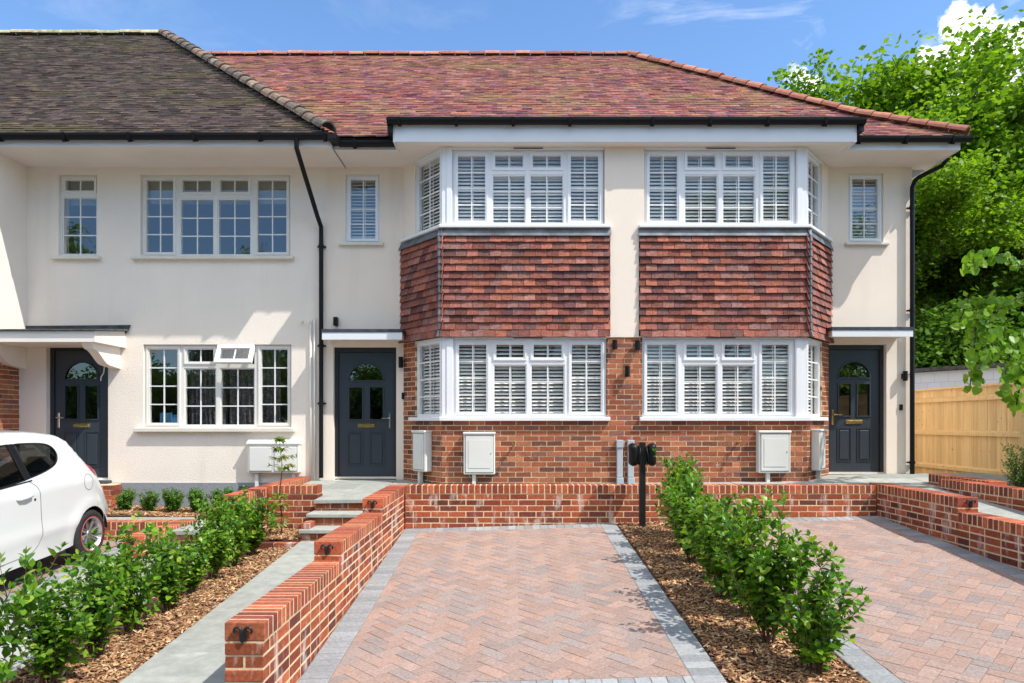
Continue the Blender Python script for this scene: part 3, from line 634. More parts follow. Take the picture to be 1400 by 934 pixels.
# ---- the pair with the bays
Cc = Vector((-1.02, 9.9, 0)); Wc = Vector((-1.70, DW-.01, 0)); dd = (Cc-Wc).normalized(); SLn = (Cc-Wc).length; nn = Vector((dd.y, -dd.x, 0))
if nn.x > 0: nn = -nn
def bay_house(side, label):
    mir = side == 'r'
    X = (lambda x: 2*CB-x) if mir else (lambda x: x)
    def wrap(Tf): return (lambda u, v, w_: (lambda p: (X(p[0]), p[1], p[2]))(Tf(u, v, w_)))
    h = thing('house', label, 'house', (0 if not mir else 3.4, DW, -1.0))
    TFm = wrap(TF(9.9)); TM = TF(DW)
    def Ts0(u, v, w_): q = Wc+dd*u+nn*w_; return (q.x, q.y, v)
    TS = wrap(Ts0)
    def PXB(px): return PX(px, 9.9)
    def PZB(py): return PZ(py, 9.9)
    # main wall
    if not mir:
        sw = rect(DW, 472.5, 238.5, 519.3, 332); dr = (PX(455.6, DW), PX(542, DW), PZ(655, DW), PZ(474.6, DW)); wx0, wx1 = XL, -1.69; door_z = -.883
        sg = (PX(464, DW), PX(525, DW))
    else:
        sw = rect(DW, 1159.7, 237.5, 1207.4, 331.7); dr = (PX(1132, DW), PX(1212, DW), PZ(648.5, DW), PZ(471, DW)); wx0, wx1 = 4.95, 6.27; door_z = -.81
        sg = (PX(1154.5, DW), PX(1214, DW))
    w = MB(TM); wall(w, wx0, wx1, -1.1, ZS+.1, [sw, (dr[0]+.003, dr[1]-.003, -.86 if mir else -.9, dr[3])], 0, .2)
    w.build('wall', M['render'], h)
    w = MB()
    if mir: w.box(6.07, 6.268, DW+.21, 18.3, -1.3, ZS+.1); w.box(CB, 6.07, 18.1, 18.3, -1.3, ZS)
    else: w.box(XL, XL+.15, DW+.21, 18.1, -1.3, ZS+.1); w.box(XL, CB-.001, 18.1, 18.3, -1.3, ZS)
    w.build('rear_wall', M['render'], h)
    Tn = Tin(DW, .03)
    window(h, Tn, sw, [(*sw, 'c', 2, 4)], 'upvc', (sg[0], sg[1], sw[2]-.05, sw[2]-.004, .09), 'sillc', shutter=True)
    door(h, TF(DW+.07), dr[0], dr[1], door_z, dr[3], not mir, None, 'chrome' if not mir else 'brass')
    # bay masonry: front and splay
    zt, zl = 1.24, 1.21
    lwx = (PXB(620.4), PXB(829)); 
    br = MB(TFm)
    holeL = (-1.2, lwx[1]+.004, PZB(574), zt+.2)
    bricks(br, -1.02, CB, -1.0, zt, [holeL], tooth=1 if not mir else -1)
    br.T = TS; holeS = (.345, SLn+.1, PZB(574), zt+.2)
    bricks(br, 0.0, SLn-.004, -1.0, zt, [holeS], phase=1)
    br.k = 1; br.T = TFm; wall(br, -1.02, CB, -1.0, zt, [holeL], -.003, .18)
    br.T = TS; wall(br, 0.0, SLn, -1.0, zt, [holeS], -.003, .18)
    br.build('brick_bay', [M['brick'], M['mortar']], h)
    # rendered pier above, cheek panel of the upper splay
    if not mir: pr = MB(TFm); wall(pr, PXB(826.5), 2*CB-PXB(826.5), zt-.001, ZS+.02, [], .012, .16); pr.build('bay_pier', M['render'], h)
    pr = MB(TS); wall(pr, 0, .33, 2.72, ZS+.02, [], 0, .12); pr.build('bay_cheek', M['render'], h)
    # white posts and heads
    for z0, z1, a in ((2.865, ZS-.002, PXB(618.7)), (PZB(570.5), zl+.03, PXB(620.2))):
        po = MB(TFm); po.box(-1.015, a-.001, z0, z1, -.10, .005); po.box(-1.015+.07, a-.012, z0+.01, z1-.01, -.09, .018)
        po.T = TS; po.box(SLn-.05, SLn-.002, z0, z1, -.10, .002); po.build('bay_post', M['upvc'], h)
    po = MB(TFm); po.box(PXB(618.7), PXB(826), 3.96, ZS-.002, -.1, .004); po.T = TS; po.box(.331, SLn-.051, 3.962, ZS-.002, -.1, .0); po.build('window_head', M['upvc'], h)
    po = MB(TFm); po.box(PXB(620.4), PXB(829), zl+.002, zl+.03, -.1, .004); po.T = TS; po.box(.346, SLn-.051, zl+.002, zl+.03, -.1, .0); po.build('window_head', M['upvc'], h)
    TFi = wrap(Tin(9.9, .03)); 
    def Tsi0(u, v, w_): q = Wc+dd*u+nn*(w_-.03); return (q.x, q.y, v)
    TSi = wrap(Tsi0)
    # upper
    ang = 52 if not mir else 50
    L = light_set(9.9, (619, 670, 721.6, 773.7, 825.4), 205, 308, 235)
    if not mir: pass
    window(h, TFi, None if False else (PXB(619), PXB(825.4), PZB(308), PZB(205)), L, 'upvc', shutter=True, slat_ang=ang, pane='bayglass')
    window(h, TSi, (.33, SLn-.052, 2.865, 3.96), [(.331, SLn-.052, 2.865, 3.96, 'f', 2, 4)], 'upvc', shutter=True, slat_ang=ang, pane='bayglass')
    si = MB(TFm); si.cbox(-1.05, PXB(834.5), 2.815, 2.862, -.08, .075, .006); si.T = TS; si.cbox(0, SLn+.03, 2.813, 2.860, -.08, .07, .006); si.build('bay_sill', M['upvc'], h)
    # lower
    L = light_set(9.9, (620.4, 671.6, 722.8, 775, 829), 464, 570, 495.5)
    window(h, TFi, (lwx[0], lwx[1], PZB(570), PZB(464)), L, 'upvc', shutter=True, slat_ang=42, pane='bayglass')
    window(h, TSi, (.346, SLn-.052, PZB(570), zl), [(.346, SLn-.052, PZB(570), zl, 'f', 2, 4)], 'upvc', shutter=True, slat_ang=42, pane='bayglass')
    si = MB(TFm); si.cbox(-1.05, PXB(833.5), PZB(575.6), PZB(570.05), -.08, .07, .006); si.T = TS; si.cbox(.24, SLn+.03, PZB(575.4), PZB(570.25), -.08, .065, .006); si.build('bay_sill', M['upvc'], h)
    for y0 in (203.2, 462.3):   # trickle vents over the windows
        k = MB(TFm); k.box(PXB(702), PXB(742), PZB(y0+.7), PZB(y0-.4), .004, .014); k.build('trickle_vent', M['lead_dark'], h)
    # tile hanging
    th = tile_hanging(h, TFm, -1.035, PXB(834), 1.24, 2.72, .022, 1., 0, 5 if mir else 8)
    t2 = tile_hanging(h, TS, -.03, SLn+.012, 1.24, 2.72, .022, 0, 1., 6 if mir else 9)
    k = MB(TFm); k.prism([(2.70, .048), (2.70, .058), (2.812, .022), (2.812, .012)], lambda v, w_: (-1.07, v, w_), lambda v, w_: (PXB(835), v, w_))
    k.T = TS; k.prism([(2.70, .048), (2.70, .058), (2.812, .022), (2.812, .012)], lambda v, w_: (-.07, v, w_), lambda v, w_: (SLn+.045, v, w_))
    k.build('lead_flashing', M['lead'], h)
    k = MB(wrap(lambda u, v, w_: (u, v, w_)))
    for i in range(14):
        z = 1.24+i*.1057; e = .006+.02*max(0, (1.6-i)/1.6)**2; e2 = .006+.02*max(0, (.6-i)/1.6)**2
        k.tube([(-1.048-e, 9.862-e, z), (-1.045-e2*.9, 9.868-e2*.9, z+.1057)], [.024, .019], 6)
    k.build('corner_lead', M['lead'], h)
    # bay eaves: soffit, fascia, felted edge, gutter
    xa, xb = (-1.665, CB-.001) if not mir else (CB, 4.87)
    m = MB(); m.box(xa, xb, 9.712, 9.999, ZS, ZS+.02)
    if mir: m.box(xa, 6.53, 10.0, DW+.1, ZS, ZS+.02)
    else: m.box(-2.60, xb, 10.0, DW+.1, ZS, ZS+.02)
    for i in range(7): m.box(xa if True else 0, xb, 9.75+i*.1 if i < 2 else 10.05+(i-2)*.12, (9.75+i*.1 if i < 2 else 10.05+(i-2)*.12)+.004, ZS-.002, ZS-.0005)
    m.build('soffit', M['soffit'], h)
    m = MB(); m.box(xa, xb, 9.688, 9.711, ZS-.012, ZS+.27)
    if mir:
        m.box(4.871, 4.893, 9.688, 10.10, ZS-.014, ZS+.275); m.box(4.894, 6.53, 9.977, 9.999, ZS-.012, ZS+.13); m.box(6.531, 6.553, 9.977, 18.4, ZS-.014, ZS+.10)
    else:
        m.box(-1.688, -1.666, 9.688, 10.10, ZS-.014, ZS+.275); m.box(-2.60, -1.689, 9.977, 9.999, ZS-.012, ZS+.07)
    m.build('fascia', M['fascia'], h)
    m = MB(); m.prism([(9.66, ZS+.272), (9.66, ZS+.335), (10.4, ZS+.40), (10.4, ZS+.272)], lambda d_, z: (xa-.03 if not mir else xa, d_, z), lambda d_, z: (xb if not mir else xb+.03, d_, z)); m.build('felt_edge', M['felt'], h)
    m = gutter(h, xa-(.09 if not mir else 0), xb+(.10 if mir else 0), 9.625, ZS+.285, .085, .80 if not mir else .81, ph=.17 if not mir else .35)
    m = MB()
    if not mir: m.box(-1.76, -1.69, 9.64, 10.02, ZS+.10, ZS+.27)
    else: m.box(4.90, 4.975, 9.64, 10.02, ZS+.12, ZS+.27)
    m.build('gutter_return', M['black'], h)
    if not mir: gutter(h, -2.50, -1.70, 9.91, 4.085, .085, .5, ph=.22)
    else: gutter(h, 4.90, 6.66, 9.91, 4.145, .075, .68, ph=.13)
    # roof
    SR = Slope(9.93, [(0, 4.15), (1.04, 4.905), (4.17, 7.56)])
    m = MB()
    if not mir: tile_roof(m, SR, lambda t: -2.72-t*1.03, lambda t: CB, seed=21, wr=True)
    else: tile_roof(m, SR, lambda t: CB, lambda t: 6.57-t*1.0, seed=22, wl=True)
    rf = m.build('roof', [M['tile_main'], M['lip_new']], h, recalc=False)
    m = MB(); a, b = (-2.9, CB-.001) if not mir else (CB, 6.55); c_ = -6.95 if not mir else 2.42; cr = CB-.001 if not mir else 2.42
    if not mir:
        m.add([(a, 9.95, 4.14), (b, 9.95, 4.14), (a-1.04, 10.97, 4.89), (b, 10.97, 4.89), (-6.95, 14.1, 7.54), (b, 14.1, 7.54), (b, 18.3, 4.14), (-6.95, 18.3, 4.14)], [(0,1,3,2), (2,3,5,4), (4,5,6,7)])
    else:
        m.add([(a, 9.95, 4.14), (b, 9.95, 4.14), (a, 10.97, 4.89), (5.53, 10.97, 4.89), (a, 14.1, 7.54), (2.40, 14.1, 7.54), (b, 18.3, 4.14), (a, 18.3, 4.14)], [(0,1,3,2), (2,3,5,4), (4,5,6,7), (1, 6, 5, 3)])
    m.build('roof_deck', M['tile_main'], rf)
    m = MB()
    if not mir: ridge(m, (-7.1, 14.1, 7.585), (CB-.005, 14.1, 7.585), .105, .31, 7)
    else: ridge(m, (CB, 14.1, 7.585), (2.42, 14.1, 7.585), .105, .31, 7)
    m.build('ridge_tiles', M['ridge_new'], rf)
    if mir:
        m = MB(); ridge(m, (6.60, 9.90, 4.20), (5.53, 10.97, 4.96), .105, .30, 8, True); ridge(m, (5.53, 10.97, 4.96), (2.40, 14.1, 7.60), .105, .31, 9, True); m.build('hip_tiles', M['ridge_new'], rf)
    # interior
    if not mir: interior(h, XL+.17, CB-.02, [(-.86, 1.30, 10.1), (1.40, 3.99, 10.1)], (-.98, CB-.02, -1.45))
    else: interior(h, CB+.02, 6.06, [(-.80, 1.30, 10.1), (1.40, 3.99, 10.1)], (4.24, CB+.02, 4.71))
    # fittings
    if not mir:
        canopy(h, PX(442, 10.31), PX(549, 10.31), 10.31, DW, PZ(462.8, 10.31), PZ(454.8, 10.31), .05)
        meter_box(h, TFm, PXB(634.5), PXB(677), PZB(648), PZB(591), True)
        meter_box(h, TS, .46, .80, PZB(648)+.02, PZB(591)+.02, True, 'narrow meter box on the splayed side of the bay')
        k = MB(TM); k.cbox(PX(457.5, DW), PX(463, DW), PZ(446, DW), PZ(434.5, DW), 0, .09, .005); k.build('security_light', M['black'], h)
        wall_light(h, TM, PX(549, DW), PZ(496, DW), .17, .035)
        k = MB(TM); k.cbox(PX(549.5, DW), PX(554, DW), PZ(546, DW), PZ(537, DW), 0, .03, .005); k.build('doorbell', M['black'], h)
        k = MB(TM); k.cbox(PX(556.5, DW), PX(562, DW), PZ(614, DW), PZ(602, DW), 0, .045, .005); k.build('key_safe', M['black'], h)
        tz, tx = PZB(609), PXB(702); lts = [(PXB(839.5), PZB(472), .135)]
        for px in (846.5, 861.5):
            k = MB(TF(9.9)); k.cbox(PXB(px-4), PXB(px+4), PZB(652), PZB(612), 0, .07, .006); k.cbox(PXB(px-4.6), PXB(px+4.6), PZB(612), PZB(601.5), 0, .085, .006); k.cbox(PXB(px-4.6), PXB(px+4.6), PZB(672), PZB(652.5), .0, .11, .006); k.build('cable_duct', M['duct'], h)
    else:
        canopy(h, PX(1138, 10.31), PX(1246, 10.31), 10.31, DW, PZ(458.8, 10.31), PZ(451.9, 10.31), .05)
        meter_box(h, TF(9.9), PXB(1033), PXB(1076), PZB(646), PZB(589), True)
        meter_box(h, TS, .62, .88, PZB(646)+.02, PZB(589)+.02, True, 'narrow meter box beside the right-hand door')
        wall_light(h, TM, PX(1234, DW), PZ(514.5, DW), .15, .035)
        k = MB(TM); k.tube([(PX(1238, DW), PZ(514, DW), .03), (PX(1246, DW), PZ(510, DW), .02)], .006, 6); k.build('cable', M['black'], h)
        k = MB(TM); k.cbox(PX(1229, DW), PX(1233, DW), PZ(561, DW), PZ(553, DW), 0, .03, .004); k.build('doorbell', M['black'], h)
        tz, tx = PZB(605), PXB(1008); lts = [(PXB(870.5), PZB(473), .135), (PXB(856.5), PZB(508.5), .155)]
        xp = PX(1247, DW-.07)
        downpipe(h, [(6.62, 10.35, 4.02), (6.56, 10.42, 3.92), (6.30, DW-.12, 3.80), (xp+.03, DW-.09, 3.76), (xp, DW-.07, 3.66), (xp, DW-.07, 3.5), (xp, DW-.07, -.80)], .034, [(xp, DW-.07, 3.35), (xp, DW-.07, 1.75), (xp, DW-.07, -.62)])
    for (x, z, hh) in lts: wall_light(h, TF(9.9), x, z, hh, .036)
    k = MB(TF(9.9)); k.tube([(tx, tz, 0), (tx, tz, .10), (tx, tz-.02, .125), (tx, tz-.06, .13)], .011, 8); k.lathe([(.0, .0), (.022, 0), (.022, .02), (0, .02)], lambda a, b, c: (tx+a, tz+.035+c*.6, .09+b), 12); k.tube([(tx, tz, .09), (tx, tz+.035, .09)], .008, 6); k.build('tap', M['brass'], h)
    return h
bay_house('l', 'middle house with a tile-hung bay, its slate-blue door beside the slanting black downpipe')
bay_house('r', 'end house with a tile-hung bay, its dark door nearest the timber fence')
# ------------------------------------------------------------------ ground, paving, garden walls
def G(x, D):
    D = max(-40, D)
    gx = .028*(x+1.38) if x > -2.5 else -.0314+.06*(x+2.5)
    gx = max(-.36, min(.26, gx))
    return -1.36+gx-.068*(8.76-min(D, 9.0))*(1 if D > 2 else 1)
def Gs(x, D):
    """ground clamped to a level road in front"""
    return G(x, max(D, 1.2))
def struct(o): o['kind'] = 'structure'; return o
def block(mb, poly, zf, th=.05, inset=.003, dz=0):
    n = len(poly)
    if n < 3: return
    cx = sum(p[0] for p in poly)/n; cy = sum(p[1] for p in poly)/n
    def ins(p):
        dx, dy = p[0]-cx, p[1]-cy; L = math.hypot(dx, dy) or 1; k = max(0, 1-inset*1.4/L); return (cx+dx*k, cy+dy*k)
    top = [ins(p) for p in poly]
    vs = [(x, y, zf(x, y)-th) for x, y in poly]+[(x, y, zf(x, y)-inset+dz) for x, y in poly]+[(x, y, zf(x, y)+dz) for x, y in top]
    fs = [tuple(range(2*n, 3*n))]
    for k in (0, 1):
        for i in range(n): fs.append((k*n+i, k*n+(i+1) % n, (k+1)*n+(i+1) % n, (k+1)*n+i))
    mb.add(vs, fs)
def clip(poly, x0, x1, y0, y1):
    for ax, lim, sg in ((0, x0, 1), (0, x1, -1), (1, y0, 1), (1, y1, -1)):
        out = []
        for i in range(len(poly)):
            a, b = poly[i], poly[(i+1) % len(poly)]; da, db = sg*(a[ax]-lim), sg*(b[ax]-lim)
            if da >= 0: out.append(a)
            if (da > 0 and db < 0) or (da < 0 and db > 0):
                t = da/(da-db); out.append((a[0]+(b[0]-a[0])*t, a[1]+(b[1]-a[1])*t))
        poly = out
        if len(poly) < 3: return []
    return poly
def herringbone(mb, x0, x1, y0, y1, zf, S=.102, j=.0022, ang=45, rd=None):
    rd = rd or random.Random(2); ca, sa = math.cos(R(ang)), math.sin(R(ang)); cx, cy = (x0+x1)/2, (y0+y1)/2
    n = int(max(x1-x0, y1-y0)/S)+4
    for i in range(-n, n):
        for k in range(-n, n):
            q = (i-k) % 4
            if q == 0: r = (i, i+2, k, k+1)
            elif q == 3: r = (i, i+1, k, k+2)
            else: continue
            a, b, c, d = r[0]*S+j, r[1]*S-j, r[2]*S+j, r[3]*S-j
            poly = [(cx+u*ca-v*sa, cy+u*sa+v*ca) for u, v in ((a, c), (b, c), (b, d), (a, d))]
            if all(p[0] < x0 for p in poly) or all(p[0] > x1 for p in poly) or all(p[1] < y0 for p in poly) or all(p[1] > y1 for p in poly): continue
            poly = clip(poly, x0+j, x1-j, y0+j, y1-j)
            if len(poly) > 2: block(mb, poly, zf, .05, .0025, rd.uniform(-.0012, .0012))
def grid_blocks(mb, x0, x1, y0, y1, zf, sx, sy, j=.0025, stag=0, jit=.0012, inset=.003, seed=1, th=.05):
    rd = random.Random(seed); y = y0; r = 0
    while y < y1-.01:
        x = x0-(sx*stag if r % 2 else 0)
        while x < x1-.005:
            a, b, c, d = max(x, x0)+j, min(x+sx, x1)-j, y+j, min(y+sy, y1)-j
            if b-a > .015 and d-c > .015: block(mb, [(a, c), (b, c), (b, d), (a, d)], zf, th, inset, rd.uniform(-jit, jit))
            x += sx
        y += sy; r += 1
def sheet(mb, x0, x1, y0, y1, zf, dz=0, nx=6, ny=10):
    vs = [(x0+(x1-x0)*i/nx, y0+(y1-y0)*k/ny) for k in range(ny+1) for i in range(nx+1)]
    mb.add([(x, y, zf(x, y)+dz) for x, y in vs], [(k*(nx+1)+i, k*(nx+1)+i+1, (k+1)*(nx+1)+i+1, (k+1)*(nx+1)+i) for k in range(ny) for i in range(nx)])

# one ground sheet out to the horizon
m = MB(); xs = [-900, -200, -60, -25, -12, -8, -6, -5, -4, -3, -2, -1, 0, 1, 2, 3, 4, 5, 6, 8, 12, 25, 60, 200, 900]; ys = [-900, -200, -60, -30, -15, -8, -4, -1, 1.2, 2.5, 4, 5, 6, 7, 8, 9, 10, 12, 16, 22, 40, 80, 200, 900]
vs = [(x, y, Gs(x, y)-.09) for y in ys for x in xs]; nx = len(xs)
m.add(vs, [(k*nx+i, k*nx+i+1, (k+1)*nx+i+1, (k+1)*nx+i) for k in range(len(ys)-1) for i in range(nx-1)])
struct(m.build('ground', M['earth'], smooth=True))
m = MB(); sheet(m, -60, 60, -9.0, -1.2, lambda x, y: Gs(x, 1.2)-.10, .03, 40, 2); struct(m.build('road', M['tarmac']))
m = MB(); grid_blocks(m, -12, 12, -1.0, 1.2, lambda x, y: Gs(x, 1.2)+.03, .6, .45, .004, .5, seed=9); struct(m.build('pavement', M['slab'], recalc=False))
m = MB(); grid_blocks(m, -12, 12, -1.13, -1.005, lambda x, y: Gs(x, 1.2)+.032, .9, .13, .003, 0, seed=9, th=.16); struct(m.build('road_kerb', M['kerb'], recalc=False))

def driveway(x0, x1, y0, y1, seed, left=True, right=True, back=True, front=None):
    rd = random.Random(seed); m = MB(); K = MB(); k = .2
    xa, xb = x0+(k if left else 0), x1-(k if right else 0); yb = y1-(k if back else 0); ya = y0+(k if front else 0)
    herringbone(m, xa, xb, ya, yb, G, rd=rd)
    o = struct(m.build('driveway', M['paver'], recalc=False))
    if left: grid_blocks(K, x0, xa, y0, y1, G, k, .102, seed=seed)
    if right: grid_blocks(K, xb, x1, y0, y1, G, k, .102, seed=seed+1)
    if back: grid_blocks(K, xa, xb, yb, y1, G, .102, k, seed=seed+2)
    if front: grid_blocks(K, xa, xb, y0, ya, G, .102, k, seed=seed+3)
    K.build('paving_edge', M['kerb'], o, recalc=False)
    s = MB(); sheet(s, x0, x1, y0, y1, G, -.0035, 8, 24); s.build('joint_sand', M['joint'], o)
    return o
driveway(-1.375, 1.325, 4.10, 8.752, 31, front=True)
driveway(2.17, 4.685, 3.0, 8.752, 41, front=True)
driveway(-7.70, -4.75, 3.2, 8.99, 51, left=False, back=False)
m = MB(); sheet(m, -12, 12, 1.2, 4.09, Gs, -.02); struct(m.build('forecourt', M['tarmac']))

def PT(x, D):
    z = -.895+.0115*(x+2.3)-.033*(10.7-D)
    if x > 4.9 and D < 9: z = PT(x, 9.0)-.075*(9-D)
    return z
m = MB()
grid_blocks(m, -3.14, 7.38, 9.60, 10.69, PT, .9, .545, .004, .5, .0015, .004, 3)
grid_blocks(m, -3.14, 5.615, 8.98, 9.598, PT, .9, .62, .004, .4, .0015, .004, 4)
grid_blocks(m, -2.485, -1.61, 8.56, 8.978, PT, .875, .42, .0, 0, 0, .006, 4, .045)
p = struct(m.build('patio', M['slab'], recalc=False)); m = MB(); sheet(m, -3.14, 7.38, 8.98, 10.69, PT, -.01); sheet(m, -2.46, -1.62, 8.60, 8.98, PT, -.03, 1, 1); m.build('joint_sand', M['joint'], p)
m = MB(); grid_blocks(m, 4.91, 5.61, 2.6, 8.978, PT, .7, .6, .004, 0, .001, .004, 5); p = struct(m.build('side_path', M['slab'], recalc=False)); m = MB(); sheet(m, 4.91, 5.61, 2.6, 8.98, PT, -.01, 1, 8); m.build('joint_sand', M['joint'], p)
LP = lambda x, D: G(-2.1, D)+.045
m = MB(); grid_blocks(m, -2.48, -1.605, 2.6, 8.0, LP, .875, .6, .002, 0, .001, .003, 6); p = struct(m.build('garden_path', M['slab'], recalc=False)); m = MB(); sheet(m, -2.47, -1.61, 2.6, 8.0, LP, -.01, 1, 8); m.build('joint_sand', M['joint'], p)
m = MB(); grid_blocks(m, -4.745, -3.42, 2.6, 8.46, G, .66, .6, .004, 0, .001, .003, 7); p = struct(m.build('neighbour_path', M['slab'], recalc=False)); m = MB(); sheet(m, -4.745, -3.42, 2.6, 8.46, G, -.01, 1, 8); m.build('joint_sand', M['joint'], p)
UP = lambda x, D: -1.335
m = MB(); grid_blocks(m, -7.6, -3.37, 9.20, 9.66, UP, .6, .46, .004, 0, .001, .003, 8); grid_blocks(m, -4.23, -3.37, 8.43, 9.198, UP, .43, .6, .004, 0, .001, .003, 8); p = struct(m.build('upper_path', M['slab'], recalc=False))
m = MB(); sheet(m, -7.6, -3.37, 9.2, 9.66, UP, -.01, 1, 1); sheet(m, -4.23, -3.37, 8.46, 9.2, UP, -.01, 1, 1); m.build('joint_sand', M['joint'], p)
m = MB(); m.box(5.86, 12, 3.5, 9.59, -1.6, -.97); m.box(6.30, 12, 9.6, 20, -1.6, -1.0); struct(m.build('raised_soil', M['earth']))

# garden walls
def skin_course(mb, T, u0, u1, b, t, off, ch, header=None):
    """bricks .1025 thick laid with their outer face at w=0"""
    x = u0-off
    while x < u1:
        p, q = max(x+.006, u0), min(x+.219, u1)
        if q-p > .02: mb.T = T; mb.cbox(p, q, b+rnd.uniform(-.001, .001), t, -.1025, rnd.uniform(-.0012, .0012), ch)
        x += .225
def ornament(par, x, D, z, s=1.0):
    """cast-iron double scroll fixed on the wall end, facing the street"""
    m = MB(TF(D))
    for sg in (-1, 1):
        pts = [(x+sg*.004, z-.030, .008)]+[(x+sg*(.030*s+.020*s*math.cos(math.pi*(1.0-i/9*1.25))), z+.018*s+.020*s*math.sin(math.pi*(1.0-i/9*1.25)), .010) for i in range(10)]
        m.tube([(x+sg*.003, z-.034*s, .009), (x+sg*.008, z-.005*s, .009)]+pts[1:], [.010*s, .011*s]+[.010*s-.0005*i for i in range(10)], 8)
    m.prism([(x-.016*s, z-.012*s), (x+.016*s, z-.012*s), (x+.017*s, z-.036*s), (x, z-.048*s), (x-.017*s, z-.036*s)], lambda u, v: (u, v, .001), lambda u, v: (u, v, .016))
    o = m.build('iron_scroll', M['blackmetal'], par); smooth_by_angle(o, 50)
def coping_run(mb, axis, a0, a1, c0, c1, zt, ch, first_header=True, seed=1):
    rd = random.Random(seed); n = max(1, round((a1-a0)/.075)); st = (a1-a0)/n
    for i in range(n):
        p, q = a0+i*st+.0055, a0+(i+1)*st-.0055; e = rd.uniform(0, .002); f = rd.uniform(-.0012, .0012)
        if axis == 'Y': mb.cbox(c0-.004+f, c1+.004+f, p, q, zt-.1025, zt+e, ch)
        else: mb.cbox(p, q, c0-.004+f, c1+f, zt-.1025, zt+e, ch)
def wall_along(name_label, xa, xb, segs, zbot, orn=(), d_end=None, ch=.0035, base=None, seed=1):
    """wall of .215 thickness running away from the street, stepping up by two courses"""
    w = thing('garden_wall', name_label, 'garden wall', ((xa+xb)/2, segs[0][0], zbot))
    B = MB(); C = MB(); K = MB(); prev = zbot
    TL = lambda u, v, w_: (xa-w_, u, v); TR = lambda u, v, w_: (xb+w_, u, v)
    for si, (d0, d1, zt) in enumerate(segs):
        K.box(xa+.0018, xb-.0018, d0+.008, d1, zbot, zt-.106); K.box(xa-.0022, xb+.0022, d0+.012, d1-.002, zt-.1059, zt-.001)
        r = 0; t = zt-.1145
        while t > zbot:
            b = t-.063
            mod2 = int(round((segs[-1][2]-zt)/.075))+r
            dstart = d0
            # the end face is laid only where it shows (above the step in front)
            if si == 0 or t > segs[si-1][2]-.02:
                if mod2 % 2 == 0: B.T = None; B.cbox(xa, xb, d0, d0+.1025, b, t, ch); dstart = d0+.1125; off = .1125
                else: off = 0
            else: off = ((d0-segs[0][0])+(.1125 if mod2 % 2 else 0)) % .225
            skin_course(B, TL, dstart, d1, b, t, off, ch); skin_course(B, TR, dstart, d1, b, t, off, ch)
            t -= .075; r += 1
        coping_run(C, 'Y', d0, d1, xa, xb, zt, ch, seed=seed+si)
    b = B.build('brickwork', M['garden_brick'], w, recalc=False); C.build('coping', M['coping_brick'], w, recalc=False); K.build('mortar', M['mortar'], b)
    for (x, D, z, s) in orn: ornament(w, x, D, z, s)
    return w
wall_along('long stepped brick wall beside the central driveway, dropping toward the street', -1.60, -1.385, [(3.80, 5.52, -1.115), (5.52, 7.31, -.965), (7.31, 8.965, -.815)], -1.80,
           [(-1.495, 3.80, -1.175, 1.), (-1.495, 5.52, -1.025, .95), (-1.495, 7.31, -.875, .95)])
wall_along('stepped brick wall along the far side of the empty driveway, path behind it', 4.69, 4.905, [(2.5, 7.18, -.94), (7.18, 8.965, -.79)], -1.75, [(4.82, 7.18, -.85, .95)], seed=5)
wall_along('sloping-topped low brick wall reaching the cream house by the twin meter box', -3.36, -3.145, [(7.95, 10.66, -.84)], -1.70, [(-3.255, 7.95, -.90, .95)], seed=9)
wall_along('short low brick wall end behind the white car', -4.45, -4.235, [(7.80, 9.19, -1.30)], -1.75, [(-4.345, 7.80, -1.36, .95)], seed=12)
wall_along('brick wall in front of the timber fence, nearer of two, bush behind', 5.62, 5.835, [(3.4, 9.0, -.74)], -1.5, [(5.725, 9.0-5.6, -.8, .9), (5.72, 3.4, -.8, .9)], seed=14)
wall_along('short brick wall nearest the foot of the timber fence', 5.845, 6.06, [(8.35, 9.58, -.72)], -1.3, seed=16)
def wall_across(label, x0, x1, D, zt, zbot, ch=.0035, seed=1, phase=0):
    w = thing('garden_wall', label, 'garden wall', ((x0+x1)/2, D, zbot)); B = MB(); C = MB(); K = MB()
    T = TF(D); t = zt-.1145; r = phase
    while t > zbot:
        skin_course(B, T, x0, x1, t-.063, t, .1125 if r % 2 else 0, ch); skin_course(B, TF(D+.1125), x0, x1, t-.063, t, 0 if r % 2 else .1125, ch); t -= .075; r += 1
    K.box(x0+.012, x1-.012, D+.003, D+.207, zbot, zt-.106); K.box(x0+.012, x1-.012, D-.0015, D+.205, zt-.1059, zt-.001)
    coping_run(C, 'X', x0, x1, D, D+.215, zt, ch, seed=seed)
    b = B.build('brickwork', M['garden_brick'], w, recalc=False); C.build('coping', M['coping_brick'], w, recalc=False); K.build('mortar', M['mortar'], b); return w
wall_across('brick retaining wall below the bay windows, white salt stains, charger post in front', -1.378, 4.684, 8.76, -.805, -1.55)
wall_across('short brick return wall behind the young tree at the top of the steps', -3.14, -2.49, 8.76, -.81, -1.62, seed=4)
wall_across('low brick wall between the white car and the row of small bushes', -7.70, -4.455, 9.0, -1.31, -1.75, seed=6)
e = thing('planter_edge', 'single course of brick edging in front of the young tree', 'brick edging', (-2.8, 7.9, -1.5))
m = MB(); skin_course(m, TF(7.88), -3.14, -2.49, -1.455, -1.39, .06, .003); skin_course(m, TF(7.88), -3.14, -2.49, -1.53, -1.465, .0, .003); m.build('brickwork', M['garden_brick'], e, recalc=False)
m = MB(); m.box(-3.14, -2.492, 7.888, 7.975, -1.6, -1.394); m.build('mortar', M['mortar'], e)
